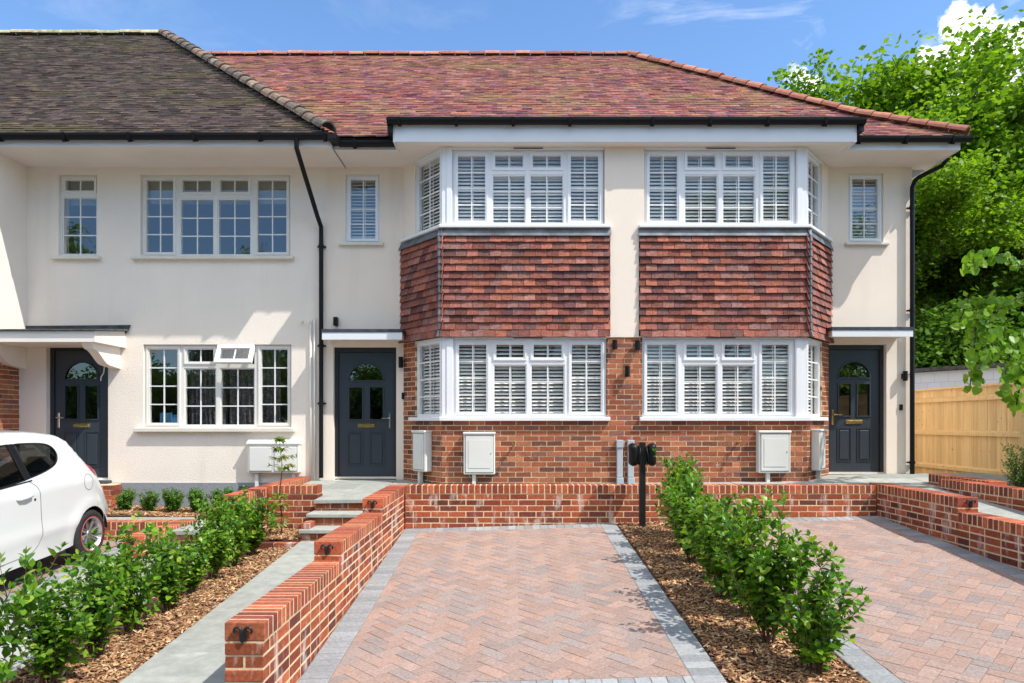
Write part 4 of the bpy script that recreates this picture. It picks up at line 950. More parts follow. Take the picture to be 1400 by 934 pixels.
# steps
s = thing('front_steps', 'brick and grey stone steps climbing to the middle house', 'steps', (-2.05, 8.0, -1.42))
for (d, z) in ((7.98, -1.252), (8.28, -1.108)):
    m = MB(); m.cbox(-2.50, -1.602, d, d+.335, z-.045, z, .006); m.build('tread', M['slab'], s)
B = MB(); K = MB()
for (d, zt_, zb_) in ((8.01, -1.299, -1.46), (8.31, -1.155, -1.25), (8.60, PT(-2, 8.6)-.047, -1.107)):
    t = zt_-.008
    r = 0
    while t > zb_-.02: skin_course(B, TF(d), -2.485, -1.605, max(t-.065, zb_-.03), t, .1125*(r % 2)+.03, .003); t -= .075; r += 1
    K.box(-2.483, -1.606, d+.008, 8.99, zb_-.2, zt_)
TL = lambda u, v, w_: (-2.485-w_, u, v)
for i in range(6): skin_course(B, TL, 8.02+(.30 if i < 2 else 0)+(.3 if i < 1 else 0), 8.76, -1.10-i*.075+.0, -1.035-i*.075, .1125*(i % 2), .003)
B.build('brickwork', M['garden_brick'], s, recalc=False); K.build('mortar', M['mortar'], s)
s = thing('low_step', 'single brick step up to the path of the cream house', 'step', (-3.8, 8.45, -1.55))
m = MB(); skin_course(m, TF(8.47), -4.23, -3.365, -1.455, -1.39, 0, .003); skin_course(m, TF(8.47), -4.23, -3.365, -1.53, -1.465, .1125, .003); m.build('brickwork', M['garden_brick'], s, recalc=False)
m = MB(); m.box(-4.228, -3.367, 8.478, 8.6, -1.7, -1.386); m.build('mortar', M['mortar'], s)

# mulch beds
def mulch(x0, x1, y0, y1, zf, n, seed, label=None):
    rd = random.Random(seed); m = MB()
    sheet(m, x0, x1, y0, y1, zf, -.004, 12, 60)
    m.v = [(x, y, z+rd.uniform(-.008, .006)) for x, y, z in m.v]
    m.k = 1
    for _ in range(n):
        x, y = rd.uniform(x0+.02, x1-.02), rd.uniform(y0+.02, y1-.02); L, W, H = rd.uniform(.010, .030), rd.uniform(.004, .010), rd.uniform(.0012, .003)
        M3 = Matrix.Rotation(rd.uniform(0, 6.28), 3, 'Z') @ Matrix.Rotation(rd.gauss(0, .28), 3, 'Y') @ Matrix.Rotation(rd.gauss(0, .35), 3, 'X')
        z = zf(x, y)+rd.uniform(.002, .018)
        t = rd.uniform(.5, 1)
        vs = [(-L, -W*t, -H), (L, -W, -H), (L*.9, W*t, -H), (-L, W, -H), (-L, -W*t, H), (L, -W, H), (L*.9, W*t, H), (-L, W, H)]
        m.add([tuple(M3 @ Vector(v)+Vector((x, y, z))) for v in vs], [(4,5,6,7), (0,1,5,4), (1,2,6,5), (2,3,7,6), (3,0,4,7)])
    return tag(m.build('bark_mulch', [M['soil'], M['chip']], recalc=False), label, 'bark mulch', kind='stuff')
mulch(1.33, 2.165, 3.2, 8.75, lambda x, y: G(x, y)-.005, 13000, 1, 'bark chips in the bed between the two driveways')
mulch(-3.415, -2.485, 2.9, 7.88, lambda x, y: G(x, y)+.01, 13000, 2, 'bark chips under the long hedge row beside the slab path')
mulch(-7.6, -3.37, 9.67, 10.67, lambda x, y: -1.325+.02*math.sin(x*3), 7000, 3, 'bark chips along the foot of the cream house')
mulch(-3.14, -2.49, 7.98, 8.75, lambda x, y: -1.37, 1500, 4, 'bark chips round the young tree by the steps')
# ------------------------------------------------------------------ plants
def leaf_geo(mb, P, d, n, L, W, fold=.25, curl=.15):
    """one leaf: base P, direction d, normal n"""
    d = d.normalized(); s = d.cross(n).normalized(); n = s.cross(d)
    def q(t, w, h): return tuple(P+d*(t*L)+s*(w*W)+n*(h*L))
    vs = [q(0, 0, 0), q(.35, 0, -.02), q(.72, 0, -.02-curl*.4), q(1, 0, -curl),
          q(.3, .42, fold*.25), q(.68, .38, fold*.2-curl*.35), q(.3, -.42, fold*.25), q(.68, -.38, fold*.2-curl*.35)]
    mb.add(vs, [(0, 4, 1), (1, 4, 5, 2), (2, 5, 3), (0, 1, 6), (1, 2, 7, 6), (2, 3, 7)])
def shrub_mesh(seed, H=.8, nstem=9, Rr=.2, leafL=.072, leafW=.057, gap=.020, lean=(0, 0), sparse=0):
    rd = random.Random(seed); lf = MB(); st = MB()
    def twig(P, d, L, r0, depth):
        pts = [P.copy()]; n = max(3, int(L/.045)); p = P.copy(); dd_ = d.copy()
        for i in range(n):
            dd_ = (dd_+Vector((rd.gauss(0, .10), rd.gauss(0, .10), .05))).normalized(); p = p+dd_*(L/n); pts.append(p.copy())
        st.tube(pts, [r0*(1-.75*i/len(pts)) for i in range(len(pts))], 5, caps=False)
        k = 0; s = (.10*L if depth else .16*L)
        ph = rd.uniform(0, 6.28)
        while s < L:
            i = min(n-1, int(s/L*n)); f = s/L*n-i; q = pts[i].lerp(pts[i+1], f); ax = (pts[i+1]-pts[i]).normalized()
            a = ax.orthogonal().normalized(); b = ax.cross(a); ph += 2.4+rd.uniform(-.3, .3)
            out = a*math.cos(ph)+b*math.sin(ph); dr = (ax*rd.uniform(.35, .9)+out).normalized()
            nr = (ax*1.0-out*.4+Vector((rd.gauss(0, .25), rd.gauss(0, .25), .5))).normalized()
            sc = rd.uniform(.65, 1.12)*(1.0 if s < L*.85 else .75)
            if rd.random() > sparse: leaf_geo(lf, q+out*.006, dr, nr, leafL*sc, leafW*sc, rd.uniform(.1, .5), rd.uniform(0, .3))
            if depth < 1 and rd.random() < .20 and s > .10*L: twig(q, (out*.8+ax*.9).normalized(), rd.uniform(.10, .24)*H/.8, r0*.5, depth+1)
            s += gap*rd.uniform(.7, 1.3)
        for _ in range(3): leaf_geo(lf, pts[-1], (dd_+Vector((rd.gauss(0, .5), rd.gauss(0, .5), .3))).normalized(), Vector((rd.gauss(0, .5), rd.gauss(0, .5), 1)), leafL*.6, leafW*.5, .4, 0)
    for i in range(nstem):
        a = 2*math.pi*i/nstem+rd.uniform(-.4, .4); rr = rd.uniform(.2, 1)*Rr
        h = H*rd.uniform(.62, 1.02) if i else H
        P = Vector((math.cos(a)*.03, math.sin(a)*.03, -.02)); d = Vector((math.cos(a)*rr/H*1.1+lean[0], math.sin(a)*rr/H*1.1+lean[1], 1)).normalized()
        twig(P, d, h, .006, 0)
    return lf, st
def plant(name, label, cat, loc, protos, idx, rz, sc, group=None):
    r = thing(name, label, cat, loc, group); r.rotation_euler = (0, 0, rz); r.scale = (sc, sc, sc*(1.07+.13*math.sin(loc[1]*9.7)) if cat == 'shrub' else sc)
    for pt in protos[idx]:
        c = pt[0]; o = bpy.data.objects.new(pt[1], c); COL.objects.link(o); o.parent = r
    return r
def proto(parts):
    out = []
    for mb, nm, mat in parts:
        v, me = mb, bpy.data.meshes.new(nm); me.from_pydata(mb.v, [], mb.f); me.materials.append(mat)
        me.polygons.foreach_set('use_smooth', [True]*len(me.polygons)); me.update(); out.append((me, nm))
    return out
SH = []
for sd, k in ((1, dict(H=.80, nstem=14, Rr=.15, gap=.021)), (2, dict(H=.84, nstem=13, Rr=.17, gap=.021)), (3, dict(H=.78, nstem=14, Rr=.14, gap=.021)), (4, dict(H=.86, nstem=13, Rr=.21, gap=.023, leafL=.078, leafW=.062)), (5, dict(H=.82, nstem=9, Rr=.17, gap=.026, leafL=.074, leafW=.058))):
    a, b = shrub_mesh(sd, **k); SH.append(proto([(a, 'foliage', M['leaf']), (b, 'stems', M['twig'])]))
ordn = ['nearest the street', 'second from the street', 'third from the street', 'fourth from the street', 'fifth from the street', 'sixth from the street', 'seventh from the street', 'eighth from the street', 'ninth from the street', 'tenth from the street']
rr = random.Random(5)
CR = [(1.90, 4.28, 3, .92, 2.2), (1.80, 4.78, 0, 1.0, .4), (1.82, 5.28, 1, .98, 2.), (1.80, 5.75, 3, .88, 4.), (1.84, 6.3, 1, 1.0, 3.4), (1.80, 6.85, 0, .98, 1.), (1.88, 7.4, 2, 1.02, 5.), (1.94, 7.92, 1, .96, .3)]
for i, (x, y, k, sc, rz) in enumerate(CR):
    plant('shrub', f'glossy green shrub in the bed between the two driveways, {ordn[i] if i < 7 else "last before the retaining wall"}', 'shrub', (x, y, G(x, y)), SH, k, rz, sc, 'shrubs between the two driveways')
LR = [(-3.12, 3.98, 4, 1.0, 1.), (-3.0, 4.42, 1, .88, 2.), (-2.97, 4.86, 0, .95, 3.), (-2.98, 5.32, 3, .82, .5), (-2.92, 5.80, 2, .90, 4.), (-2.95, 6.28, 0, .80, 5.), (-2.95, 6.72, 1, .84, 1.5), (-2.93, 7.16, 2, .90, 2.5), (-2.90, 7.58, 0, .94, 3.5)]
for i, (x, y, k, sc, rz) in enumerate(LR):
    plant('shrub', f'glossy green shrub in the row beside the slab path, {ordn[i] if i < 8 else "last before the steps"}', 'shrub', (x, y, G(x, y)+.01), SH, k, rz, sc, 'shrubs in the row beside the slab path')
a, b = shrub_mesh(31, H=.31, nstem=26, Rr=.13, leafL=.034, leafW=.022, gap=.007); a2, b2 = shrub_mesh(32, H=.30, nstem=24, Rr=.14, leafL=.034, leafW=.022, gap=.007)
BX = [proto([(a, 'foliage', M['leaf_box']), (b, 'stems', M['twig'])]), proto([(a2, 'foliage', M['leaf_box']), (b2, 'stems', M['twig'])])]
wh = ['nearest the dark front door', 'second from the dark front door', 'third from the dark front door', 'fourth from the dark front door', 'last before the sloping wall']
for i, px in enumerate((171, 204.5, 237, 268.5, 303)):
    plant('small_bush', f'small round dark green bush against the grey plinth, {wh[i]}', 'bush', (PX(px, 10.15), 10.15, -1.32), BX, i % 2, i*1.3, (1.02, .98, 1.05, 1.1, 1.1)[i], 'small bushes at the foot of the cream house')
# young tree in the planter
rd = random.Random(9); yt = thing('young_tree', 'thin young tree with yellow-green leaves in the brick planter', 'tree', (-2.81, 8.3, -1.37))
lf, st = MB(), MB(); P0 = Vector((-2.81, 8.3, -1.37))
pts = [P0+Vector((.015*math.sin(i*1.1), 0, i*.115)) for i in range(11)]; st.tube(pts, [.011-.0008*i for i in range(11)], 6)
for i in range(1, 11):
    if i in (5, 6): continue
    for k in range(3 if i < 5 else 4):
        a = rd.uniform(0, 6.28); L = rd.uniform(.10, .22) if i < 9 else rd.uniform(.05, .12); e = pts[i]+Vector((math.cos(a)*L, math.sin(a)*L*.8, L*.35)); st.tube([pts[i], e], [.003, .0015], 4)
        for j in range(11):
            q = pts[i].lerp(e, .2+.8*j/10); b = rd.uniform(0, 6.28); leaf_geo(lf, q, Vector((math.cos(b), math.sin(b), rd.uniform(-.5, .4))), Vector((rd.gauss(0, .3), rd.gauss(0, .3), 1)), rd.uniform(.06, .10), rd.uniform(.024, .034), .2, .3)
lf.build('crown', M['leaf_yellow'], yt, smooth=True, recalc=False); st.build('trunk', M['twig'], yt, smooth=True)

# ------------------------------------------------------------------ trees
def make_tree(seed, H, spread, nleaf, leaf=.14, trunk=.22, fork=.28, mat='leaf_tree', clump=.5, flat=.5, levels=4, lowcrown=.3):
    rd = random.Random(seed); rg = np.random.default_rng(seed); tr = MB(); tips = []
    def grow(P, d, L, r, lv):
        n = 5; pts = [P.copy()]; p = P.copy(); q = d.copy()
        for i in range(n):
            q = (q+Vector((rd.gauss(0, .09), rd.gauss(0, .09), rd.gauss(.02, .04)))).normalized(); p = p+q*(L/n); pts.append(p.copy())
            if lv >= 2: tips.append((p.copy(), lv))
        tr.tube(pts, [r*(1-.4*i/n) for i in range(n+1)], 8 if lv < 2 else 5, caps=False)
        if lv >= levels: return
        for k in range(rd.choice((3, 3, 4)) if lv else 5):
            a = rd.uniform(0, 6.28); u = q.orthogonal().normalized(); v = q.cross(u); sp = rd.uniform(.45, 1.0) if lv else rd.uniform(.35, .85)
            nd = (q+(u*math.cos(a)+v*math.sin(a))*sp*spread).normalized(); nd.z = nd.z*.9+.08; nd.normalize()
            st = pts[rd.choice((3, 4, 5))] if lv else pts[rd.choice((4, 5))]
            grow(st, nd, L*rd.uniform(.62, .85), r*.52, lv+1)
    grow(Vector((0, 0, -.3)), Vector((rd.gauss(0, .04), rd.gauss(0, .04), 1)), H*fork, trunk, 0)
    C = np.array([t[0][:] for t in tips]); C = C[C[:, 2] > lowcrown*H]
    k = rg.integers(0, len(C), nleaf); sc = rg.uniform(.5, 1.2, len(C))[k]
    g = rg.normal(0, 1, (nleaf, 3)); g /= np.linalg.norm(g, axis=1)[:, None]; g *= (rg.uniform(0, 1, nleaf)**.5)[:, None]
    P = C[k]+g*np.array([clump, clump, clump*flat])*sc[:, None]
    nrm = rg.normal(0, .55, (nleaf, 3)); nrm[:, 2] += 1.0; nrm /= np.linalg.norm(nrm, axis=1)[:, None]
    t = np.cross(nrm, rg.normal(0, 1, (nleaf, 3))); t /= np.linalg.norm(t, axis=1)[:, None]; b = np.cross(nrm, t)
    s = leaf*rg.uniform(.6, 1.2, nleaf)[:, None]
    V = np.stack([P-t*s*.5, P+b*s*.36-nrm*s*.07, P+t*s*.55-nrm*s*.05, P-b*s*.36-nrm*s*.07], 1).reshape(-1, 3)
    me = bpy.data.meshes.new('crown'); me.vertices.add(len(V)); me.vertices.foreach_set('co', V.astype(np.float32).ravel())
    me.loops.add(nleaf*4); me.loops.foreach_set('vertex_index', np.arange(nleaf*4, dtype=np.int32)); me.polygons.add(nleaf)
    me.polygons.foreach_set('loop_start', np.arange(0, nleaf*4, 4, dtype=np.int32)); me.materials.append(M[mat]); me.update(calc_edges=True)
    top = C[:, 2].max()+clump*.5
    return [(me, 'crown')]+proto([(tr, 'trunk', M['bark'])]), top
TR = []; tops = []
for a in (dict(seed=3, H=10, spread=1.0, nleaf=85000, leaf=.105, trunk=.13, clump=.55, lowcrown=.33), dict(seed=14, H=10, spread=1.15, nleaf=85000, leaf=.105, trunk=.13, clump=.55, lowcrown=.2), dict(seed=8, H=4, spread=1.3, nleaf=70000, leaf=.065, trunk=.07, fork=.2, mat='leaf_dark', clump=.42, flat=.8, levels=3, lowcrown=.02)):
    p, t = make_tree(**a); TR.append(p); tops.append(t)
print('tree tops', tops)
def tree(k, label, x, y, z, top, rz, cat='tree', group=None, name='broadleaf_tree'): plant(name, label, cat, (x, y, z), TR, k, rz, (top-z)/tops[k], group)
gr = 'trees behind the end house'
tree(0, 'tall maple with two visible dark trunks beside the end of the roof', 12.6, 20.5, -1.0, 9.4, .6, group=gr)
tree(1, 'tree whose crown just clears the red hip tiles', 12.4, 25.0, -1.0, 11.7, 2.2, group=gr)
tree(1, 'bright green tree at the edge of the picture, under the white cloud', 17.6, 21.5, -1.0, 9.2, 4.0, group=gr)
tree(0, 'tall tree filling the gap between the roof end and the outermost tree', 18.4, 27.0, -1.0, 10.6, 1.4, group=gr)
tree(0, 'tree whose crown top shows furthest along the red roof slope', 12.2, 29.5, -1.0, 15.4, 3.3, group=gr)
tree(0, 'tree filling the crown line between the hip end and the white cloud', 15.4, 26.0, -1.0, 11.2, 5.1, group=gr)
gs = 'dark evergreen bushes behind the pale outbuilding'
tree(2, 'dark evergreen bush touching the corner of the end house', 12.2, 19.0, -1.0, 3.2, .3, 'bush', gs, 'evergreen_bush')
tree(2, 'dark evergreen bush behind the middle of the pale outbuilding', 15.0, 20.0, -1.0, 4.5, 2.0, 'bush', gs, 'evergreen_bush')
tree(2, 'dark evergreen bush behind the drooping lime leaves', 17.6, 19.0, -1.0, 4.8, 4.1, 'bush', gs, 'evergreen_bush')
go = 'trees across the road, reflected in the windows'
for i, (x, y, tp, k) in enumerate(((-25, -17, 11.5, 0), (-15.5, -20, 11.0, 1), (-7, -24, 11.0, 0), (1.5, -20, 12.5, 1), (9.5, -16, 12.3, 0), (18, -19, 13.0, 1))):
    tree(k, ['tree across the road reflected in the small upper window', 'tree across the road reflected in the wide upper window', 'tree across the road seen in the downstairs curtain window', 'tree across the road reflected in the middle bay', 'tallest tree across the road, reflected in the end bay', 'tree across the road beyond the fence line'][i], x, y, -2.2, tp, i*1.1, group=go)
gh = 'hedge bushes across the road'
for i in range(9): tree(2, 'dark bush of the clipped row across the road, mirrored in the downstairs windows', -24+i*5.6, -13+(i%2), -2.2, 3.0+(i%3)*.5, i*.9, 'bush', gh, 'evergreen_bush')
# lime tree with drooping sprays: trunk beyond the frame
lt = thing('lime_tree', 'lime tree with heart-shaped leaves drooping in front of the fence', 'tree', (7.05, 8.3, -1.0))
tk, cr = MB(), MB(); rd = random.Random(17)
tk.tube([(7.05, 8.3, -1.2), (7.03, 8.3, 0), (7.0, 8.35, 1.2), (7.1, 8.3, 2.4), (7.15, 8.35, 3.4)], [.10, .085, .075, .06, .03], 10)
def heart(P, d, n, L):
    d = d.normalized(); s = d.cross(n).normalized(); n = s.cross(d)
    pr = [(0, 0, 0), (-.12, .22, .02), (-.02, .46, .06), (.30, .54, .05), (.74, .34, -.05), (1, 0, -.12)]
    vs = [tuple(P+d*(a*L)+s*(b*L)+n*(c*L)) for a, b, c in pr]+[tuple(P+d*(a*L)-s*(b*L)+n*(c*L)) for a, b, c in pr[1:5]]+[tuple(P+d*(.35*L)-n*(.02*L))]
    cr.add(vs, [(0, 1, 2, 10), (10, 2, 3, 4), (10, 4, 5), (0, 10, 7, 6), (10, 8, 7), (10, 5, 9, 8)])
def spray(pts, n, L=.085, dens=1):
    pts = [Vector(p) for p in pts]
    tk.tube(pts, [.012*(1-.8*i/len(pts))+.002 for i in range(len(pts))], 5)
    for i in range(n):
        f = (i+rd.random())/n*(len(pts)-1.001); k = int(f); q = pts[k].lerp(pts[k+1], f-k)
        for _ in range(dens):
            d = Vector((rd.gauss(0, .6), rd.gauss(-.25, .5), -.75+rd.gauss(0, .35)))
            heart(q+Vector((rd.gauss(0, .05), rd.gauss(0, .06), rd.gauss(0, .03))), d, Vector((rd.gauss(-.15, .5), -.7+rd.gauss(0, .35), .55+rd.gauss(0, .3))), L*rd.uniform(.75, 1.3))
def LPt(px, py, D): return (PX(px, D), D, PZ(py, D))
spray([(7.05, 8.3, 1.9), LPt(1420, 372, 8.2), LPt(1370, 350, 8.2), LPt(1338, 348, 8.2), LPt(1322, 372, 8.2)], 40, dens=2)
spray([(7.0, 8.3, 1.2), LPt(1420, 400, 8.3), LPt(1370, 415, 8.4), LPt(1325, 408, 8.4), LPt(1305, 455, 8.4)], 46, dens=2)
spray([LPt(1345, 408, 8.4), LPt(1335, 440, 8.4), LPt(1330, 490, 8.4), LPt(1326, 528, 8.4)], 34, dens=2)
spray([LPt(1375, 412, 8.4), LPt(1350, 445, 8.35), LPt(1358, 480, 8.3), LPt(1345, 495, 8.3)], 34, dens=2)
spray([(7.0, 8.3, .8), LPt(1420, 455, 8.2), LPt(1385, 460, 8.2), LPt(1378, 480, 8.2), LPt(1384, 500, 8.2)], 26, dens=2)
spray([(7.0, 8.3, .6), LPt(1425, 480, 8.1), LPt(1402, 495, 8.1), LPt(1375, 505, 8.1), LPt(1371, 535, 8.1)], 30, dens=2)
spray([LPt(1402, 495, 8.1), LPt(1394, 530, 8.1), LPt(1388, 560, 8.1)], 20, dens=2)
spray([(7.1, 8.3, 2.6), (7.5, 8.2, 2.9), (7.9, 8.2, 2.4)], 30, dens=2); spray([(7.1, 8.3, 3.0), (6.8, 7.9, 3.4), (6.9, 7.6, 2.9)], 20, dens=2)
for k_ in range(9):
    a_ = k_*2.4; r_ = .5+.12*(k_ % 4); z_ = 2.3+.16*k_
    spray([(7.12, 8.33, z_), (7.12+r_*.6*math.cos(a_), 8.33+r_*.6*math.sin(a_), z_+.28), (7.12+r_*math.cos(a_), 8.33+r_*math.sin(a_), z_-.1)], 22, dens=2)
spray([(7.1, 8.3, 1.4), (7.5, 8.5, 1.4), (7.8, 8.6, .9)], 24, dens=2)
tk.build('trunk', M['bark'], lt, smooth=True); cr.build('crown', M['leaf_lime'], lt, recalc=False)
a, b = shrub_mesh(41, H=.62, nstem=14, Rr=.24, leafL=.036, leafW=.02, gap=.012); SB = [proto([(a, 'foliage', M['leaf_box']), (b, 'stems', M['twig'])])]
plant('shrub', 'small dark shrub between the brick wall and the timber fence', 'shrub', (PX(1397, 8.6), 8.6, -1.0), SB, 0, 0, 1.0)
plant('shrub', 'low dark shrub hugging the fence foot beyond the wall top', 'shrub', (6.75, 7.7, -1.0), SB, 0, 2., .9)
# ------------------------------------------------------------------ fence, outbuilding, charger
fx = 7.45; f = thing('timber_fence', 'new pale softwood fence with three rails, beside the end house', 'fence', (fx, 10, -1.05))
rd = random.Random(4); m = MB(); y = 4.0
while y < 15.5:
    wd = .105; e = rd.uniform(-.002, .002)
    m.add([(fx+.01+e, y, -1.08), (fx+.012+e, y+wd+.012, -1.08), (fx+.012+e, y+wd+.012, .57+rd.uniform(-.003, .003)), (fx+.01+e, y, .57), (fx+.03+e, y, -1.08), (fx+.02+e, y+wd+.012, -1.08), (fx+.02+e, y+wd+.012, .57), (fx+.03+e, y, .57)], [(0,1,2,3), (7,6,5,4), (0,4,5,1), (1,5,6,2), (2,6,7,3), (3,7,4,0)])
    y += wd
m.build('boards', M['fence'], f)
for i, z in enumerate((-.76, -.17, .40)):
    for k in range(4):
        y0 = 3.9+k*3.0; m = MB(); m.prism([(fx-.035, z-.04), (fx+.008, z-.04), (fx+.008, z+.045), (fx-.035, z+.015)], lambda x, zz: (x, y0+.055, zz), lambda x, zz: (x, y0+2.945, zz)); m.build('rail', M['fence'], f)
for k in range(5): m = MB(); m.cbox(fx-.06, fx+.04, 3.85+k*3.0, 3.95+k*3.0, -1.2, .59, .004); m.build('post', M['fence'], f)
m = MB(); m.prism([(fx-.03, .575), (fx+.05, .575), (fx+.05, .595), (fx-.03, .605)], lambda x, zz: (x, 4.0, zz), lambda x, zz: (x, 15.5, zz)); m.build('cap_rail', M['fence'], f)
o = thing('outbuilding', 'pale grey painted block outbuilding with dark flat roof, over the fence', 'outbuilding', (11, 16, -1.0))
A = Vector((9.3, 18.3, 0)); B = Vector((13.3, 11.2, 0)); u = (B-A).normalized(); n_ = Vector((u.y, -u.x, 0)); n_ = n_ if n_.x > 0 else -n_; L = (B-A).length
To2 = lambda a, b, c: tuple(A+u*a+n_*b+Vector((0, 0, c)))
m = MB(To2); m.box(0, L, 0, 4, -1.1, 1.24); m.build('wall', M['block'], o)
m = MB(To2); m.box(-.12, L+.12, -.12, 4.12, 1.25, 1.34); m.build('roof', M['felt'], o)
c = thing('charging_post', 'black post carrying two car chargers in the bark bed', 'charging post', (PX(878, 8.5), 8.5, -1.3))
x = PX(878, 8.5); m = MB(); m.cbox(x-.036, x+.036, 8.46, 8.54, -1.36, PZ(604.5, 8.5), .004); m.build('post', M['blackmetal'], c)
m = MB(); m.cbox(x-.07, x+.07, 8.43, 8.57, -1.33, -1.30, .004); m.build('base_plate', M['blackmetal'], c)
for sg in (-1, 1):
    zc = PZ(621.5, 8.5); pr = []
    for i in range(17):
        t = -1+2*i/16; pr.append((t, (1-abs(t)**6)**.5))
    m = MB(); S_ = 16; rows = []
    # pod: bulging shell standing off the side of the post
    for i, (t, r) in enumerate(pr):
        for k in range(S_):
            q = 2*math.pi*k/S_; yy = math.copysign(abs(math.cos(q))**.6, math.cos(q)); xx = math.copysign(abs(math.sin(q))**.7, math.sin(q))
            rows.append((x+sg*(.108+.056*xx*max(r, .12)+.016*t*t*(1 if t > 0 else .6)), 8.5+.10*yy*max(r, .25), zc+t*.145))
    m.add(rows, [(i*S_+k, i*S_+(k+1) % S_, (i+1)*S_+(k+1) % S_, (i+1)*S_+k) for i in range(16) for k in range(S_)]+[tuple(range(S_)), tuple(16*S_+k for k in range(S_))])
    ch = m.build('charger', M['black'], c, smooth=True)
    m = MB(); m.cbox(x+sg*.05-.022, x+sg*.05+.022, 8.46, 8.54, zc-.10, zc+.09, .004); m.build('bracket', M['blackmetal'], ch)
    m = MB(); pts = [(x+sg*(.052+.012*math.sin(t*2)), 8.5+.085*math.cos(t)-.02, zc+.11*math.sin(t)-.01) for t in [i*math.pi/8 for i in range(30)]]; m.tube(pts, .010, 6); m.build('cable', M['black'], ch, smooth=True)

# ------------------------------------------------------------------ white hatchback
cy, cx, cg = 7.93, -5.70, -1.575
car = thing('parked_car', 'white three-door hatchback with red-rimmed silver wheels', 'car', (cx, cy, cg))
BASE[car.name] = Vector((0, 0, 0))
def cr_spline(P, n=6):
    out = []
    for i in range(len(P)-1):
        p0, p1, p2, p3 = P[max(i-1, 0)], P[i], P[i+1], P[min(i+2, len(P)-1)]
        for k in range(n):
            t = k/n; out.append(tuple(.5*((2*p1[a])+(-p0[a]+p2[a])*t+(2*p0[a]-5*p1[a]+4*p2[a]-p3[a])*t*t+(-p0[a]+3*p1[a]-3*p2[a]+p3[a])*t**3) for a in (0, 1)))
    return out+[P[-1]]
sil = [(.46, .24), (.545, .34), (.575, .47), (.53, .60), (.41, .74), (.30, .86), (.17, 1.00), (.055, 1.14), (-.04, 1.28), (-.12, 1.40), (-.26, 1.465), (-.60, 1.515), (-1.05, 1.535), (-1.50, 1.515), (-1.85, 1.42), (-2.20, 1.20), (-2.50, 1.02), (-2.72, .95), (-3.02, .86), (-3.22, .74), (-3.31, .60), (-3.33, .45), (-3.30, .30), (-3.22, .21)]
SIL = cr_spline(sil, 6)
def seg_d(p, a, b):
    ax, ay = b[0]-a[0], b[1]-a[1]; t = max(0, min(1, ((p[0]-a[0])*ax+(p[1]-a[1])*ay)/(ax*ax+ay*ay+1e-12))); return math.hypot(p[0]-a[0]-ax*t, p[1]-a[1]-ay*t)
def width(y, h, edge=True):
    w = .838
    if h > .93: w -= .30*(h-.93)+.10*(h-.93)**2
    if h < .47: w -= (.47-h)*.14
    w += .010*math.exp(-((h-.50)/.06)**2)
    if y > -.1: w -= .13*((y+.1)/.65)**2.0
    if y < -2.6: w -= .24*((-2.6-y)/.7)**2.2
    for cyy in (0, -2.5):
        r = math.hypot(y-cyy, h-.285)
        w += .016*math.exp(-((r-.36)/.07)**2)
    if edge:
        d = min(seg_d((y, h), SIL[i], SIL[i+1]) for i in range(len(SIL)-1)); r = .085
        if d < r: w -= r*(1-math.sqrt(max(0, 1-((r-d)/r)**2)))*.8
    return w
def inpoly(p, P):
    c = False; j = len(P)-1
    for i in range(len(P)):
        if (P[i][1] > p[1]) != (P[j][1] > p[1]) and p[0] < (P[j][0]-P[i][0])*(p[1]-P[i][1])/(P[j][1]-P[i][1])+P[i][0]: c = not c
        j = i
    return c
AR = .325
def arch(c0, a0, a1, n=18): return [(c0+AR*math.cos(a0+(a1-a0)*i/n), .285+AR*math.sin(a0+(a1-a0)*i/n)) for i in range(n+1)]
hb_ = .235; al = math.asin((hb_-.285)/AR)
outline = SIL+[(-2.95, hb_)]+arch(-2.5, math.pi-al, al)+[(-2.0, .215), (-1.2, .215), (-.5, .215)]+arch(0, math.pi-al, al)
qw = cr_spline([(-.90, 1.075), (-.66, 1.11), (-.47, 1.165), (-.395, 1.25), (-.42, 1.335), (-.52, 1.385), (-.72, 1.41), (-.955, 1.425)], 3)
dw = cr_spline([(-1.03, 1.425), (-1.35, 1.415), (-1.62, 1.375), (-1.90, 1.24), (-2.18, 1.05), (-2.12, 1.0)], 3)+[(-1.6, 1.02), (-.985, 1.062)]
def dens(P, st=.05, close=True):
    out = []
    for i in range(len(P) if close else len(P)-1):
        a, b = P[i], P[(i+1) % len(P)]; L = math.hypot(b[0]-a[0], b[1]-a[1]); n = max(1, int(L/st))
        for k in range(n): out.append((a[0]+(b[0]-a[0])*k/n, a[1]+(b[1]-a[1])*k/n))
    return out
def tri_region(outer, holes, step=.045):
    vs, es = [], []
    for L in [outer]+holes:
        n = len(vs); vs += [Vector(p) for p in L]; es += [(n+i, n+(i+1) % len(L)) for i in range(len(L))]
    xs = [p[0] for p in outer]; ys = [p[1] for p in outer]; x = min(xs)
    loops = [outer]+holes
    while x < max(xs):
        y = min(ys)
        while y < max(ys):
            if inpoly((x, y), outer) and not any(inpoly((x, y), h) for h in holes) and min(math.hypot(x-p[0], y-p[1]) for L in loops for p in L) > step*.45: vs.append(Vector((x, y)))
            y += step
        x += step
    r = delaunay_2d_cdt(vs, es, [], 0, 1e-5)
    V, Fc = r[0], r[2]
    keep = []
    for fc in Fc:
        c = (sum(V[i][0] for i in fc)/3, sum(V[i][1] for i in fc)/3)
        if inpoly(c, outer) and not any(inpoly(c, h) for h in holes): keep.append(tuple(fc))
    return [tuple(v) for v in V], keep
out_d = dens(outline, .05)
V2, F2 = tri_region(out_d, [qw, dw])
body = MB()
Wd = [width(*p) for p in V2]
for sg in (1, -1): body.add([(sg*w_, p[0], p[1]) for p, w_ in zip(V2, Wd)], [f_ if sg > 0 else tuple(reversed(f_)) for f_ in F2])
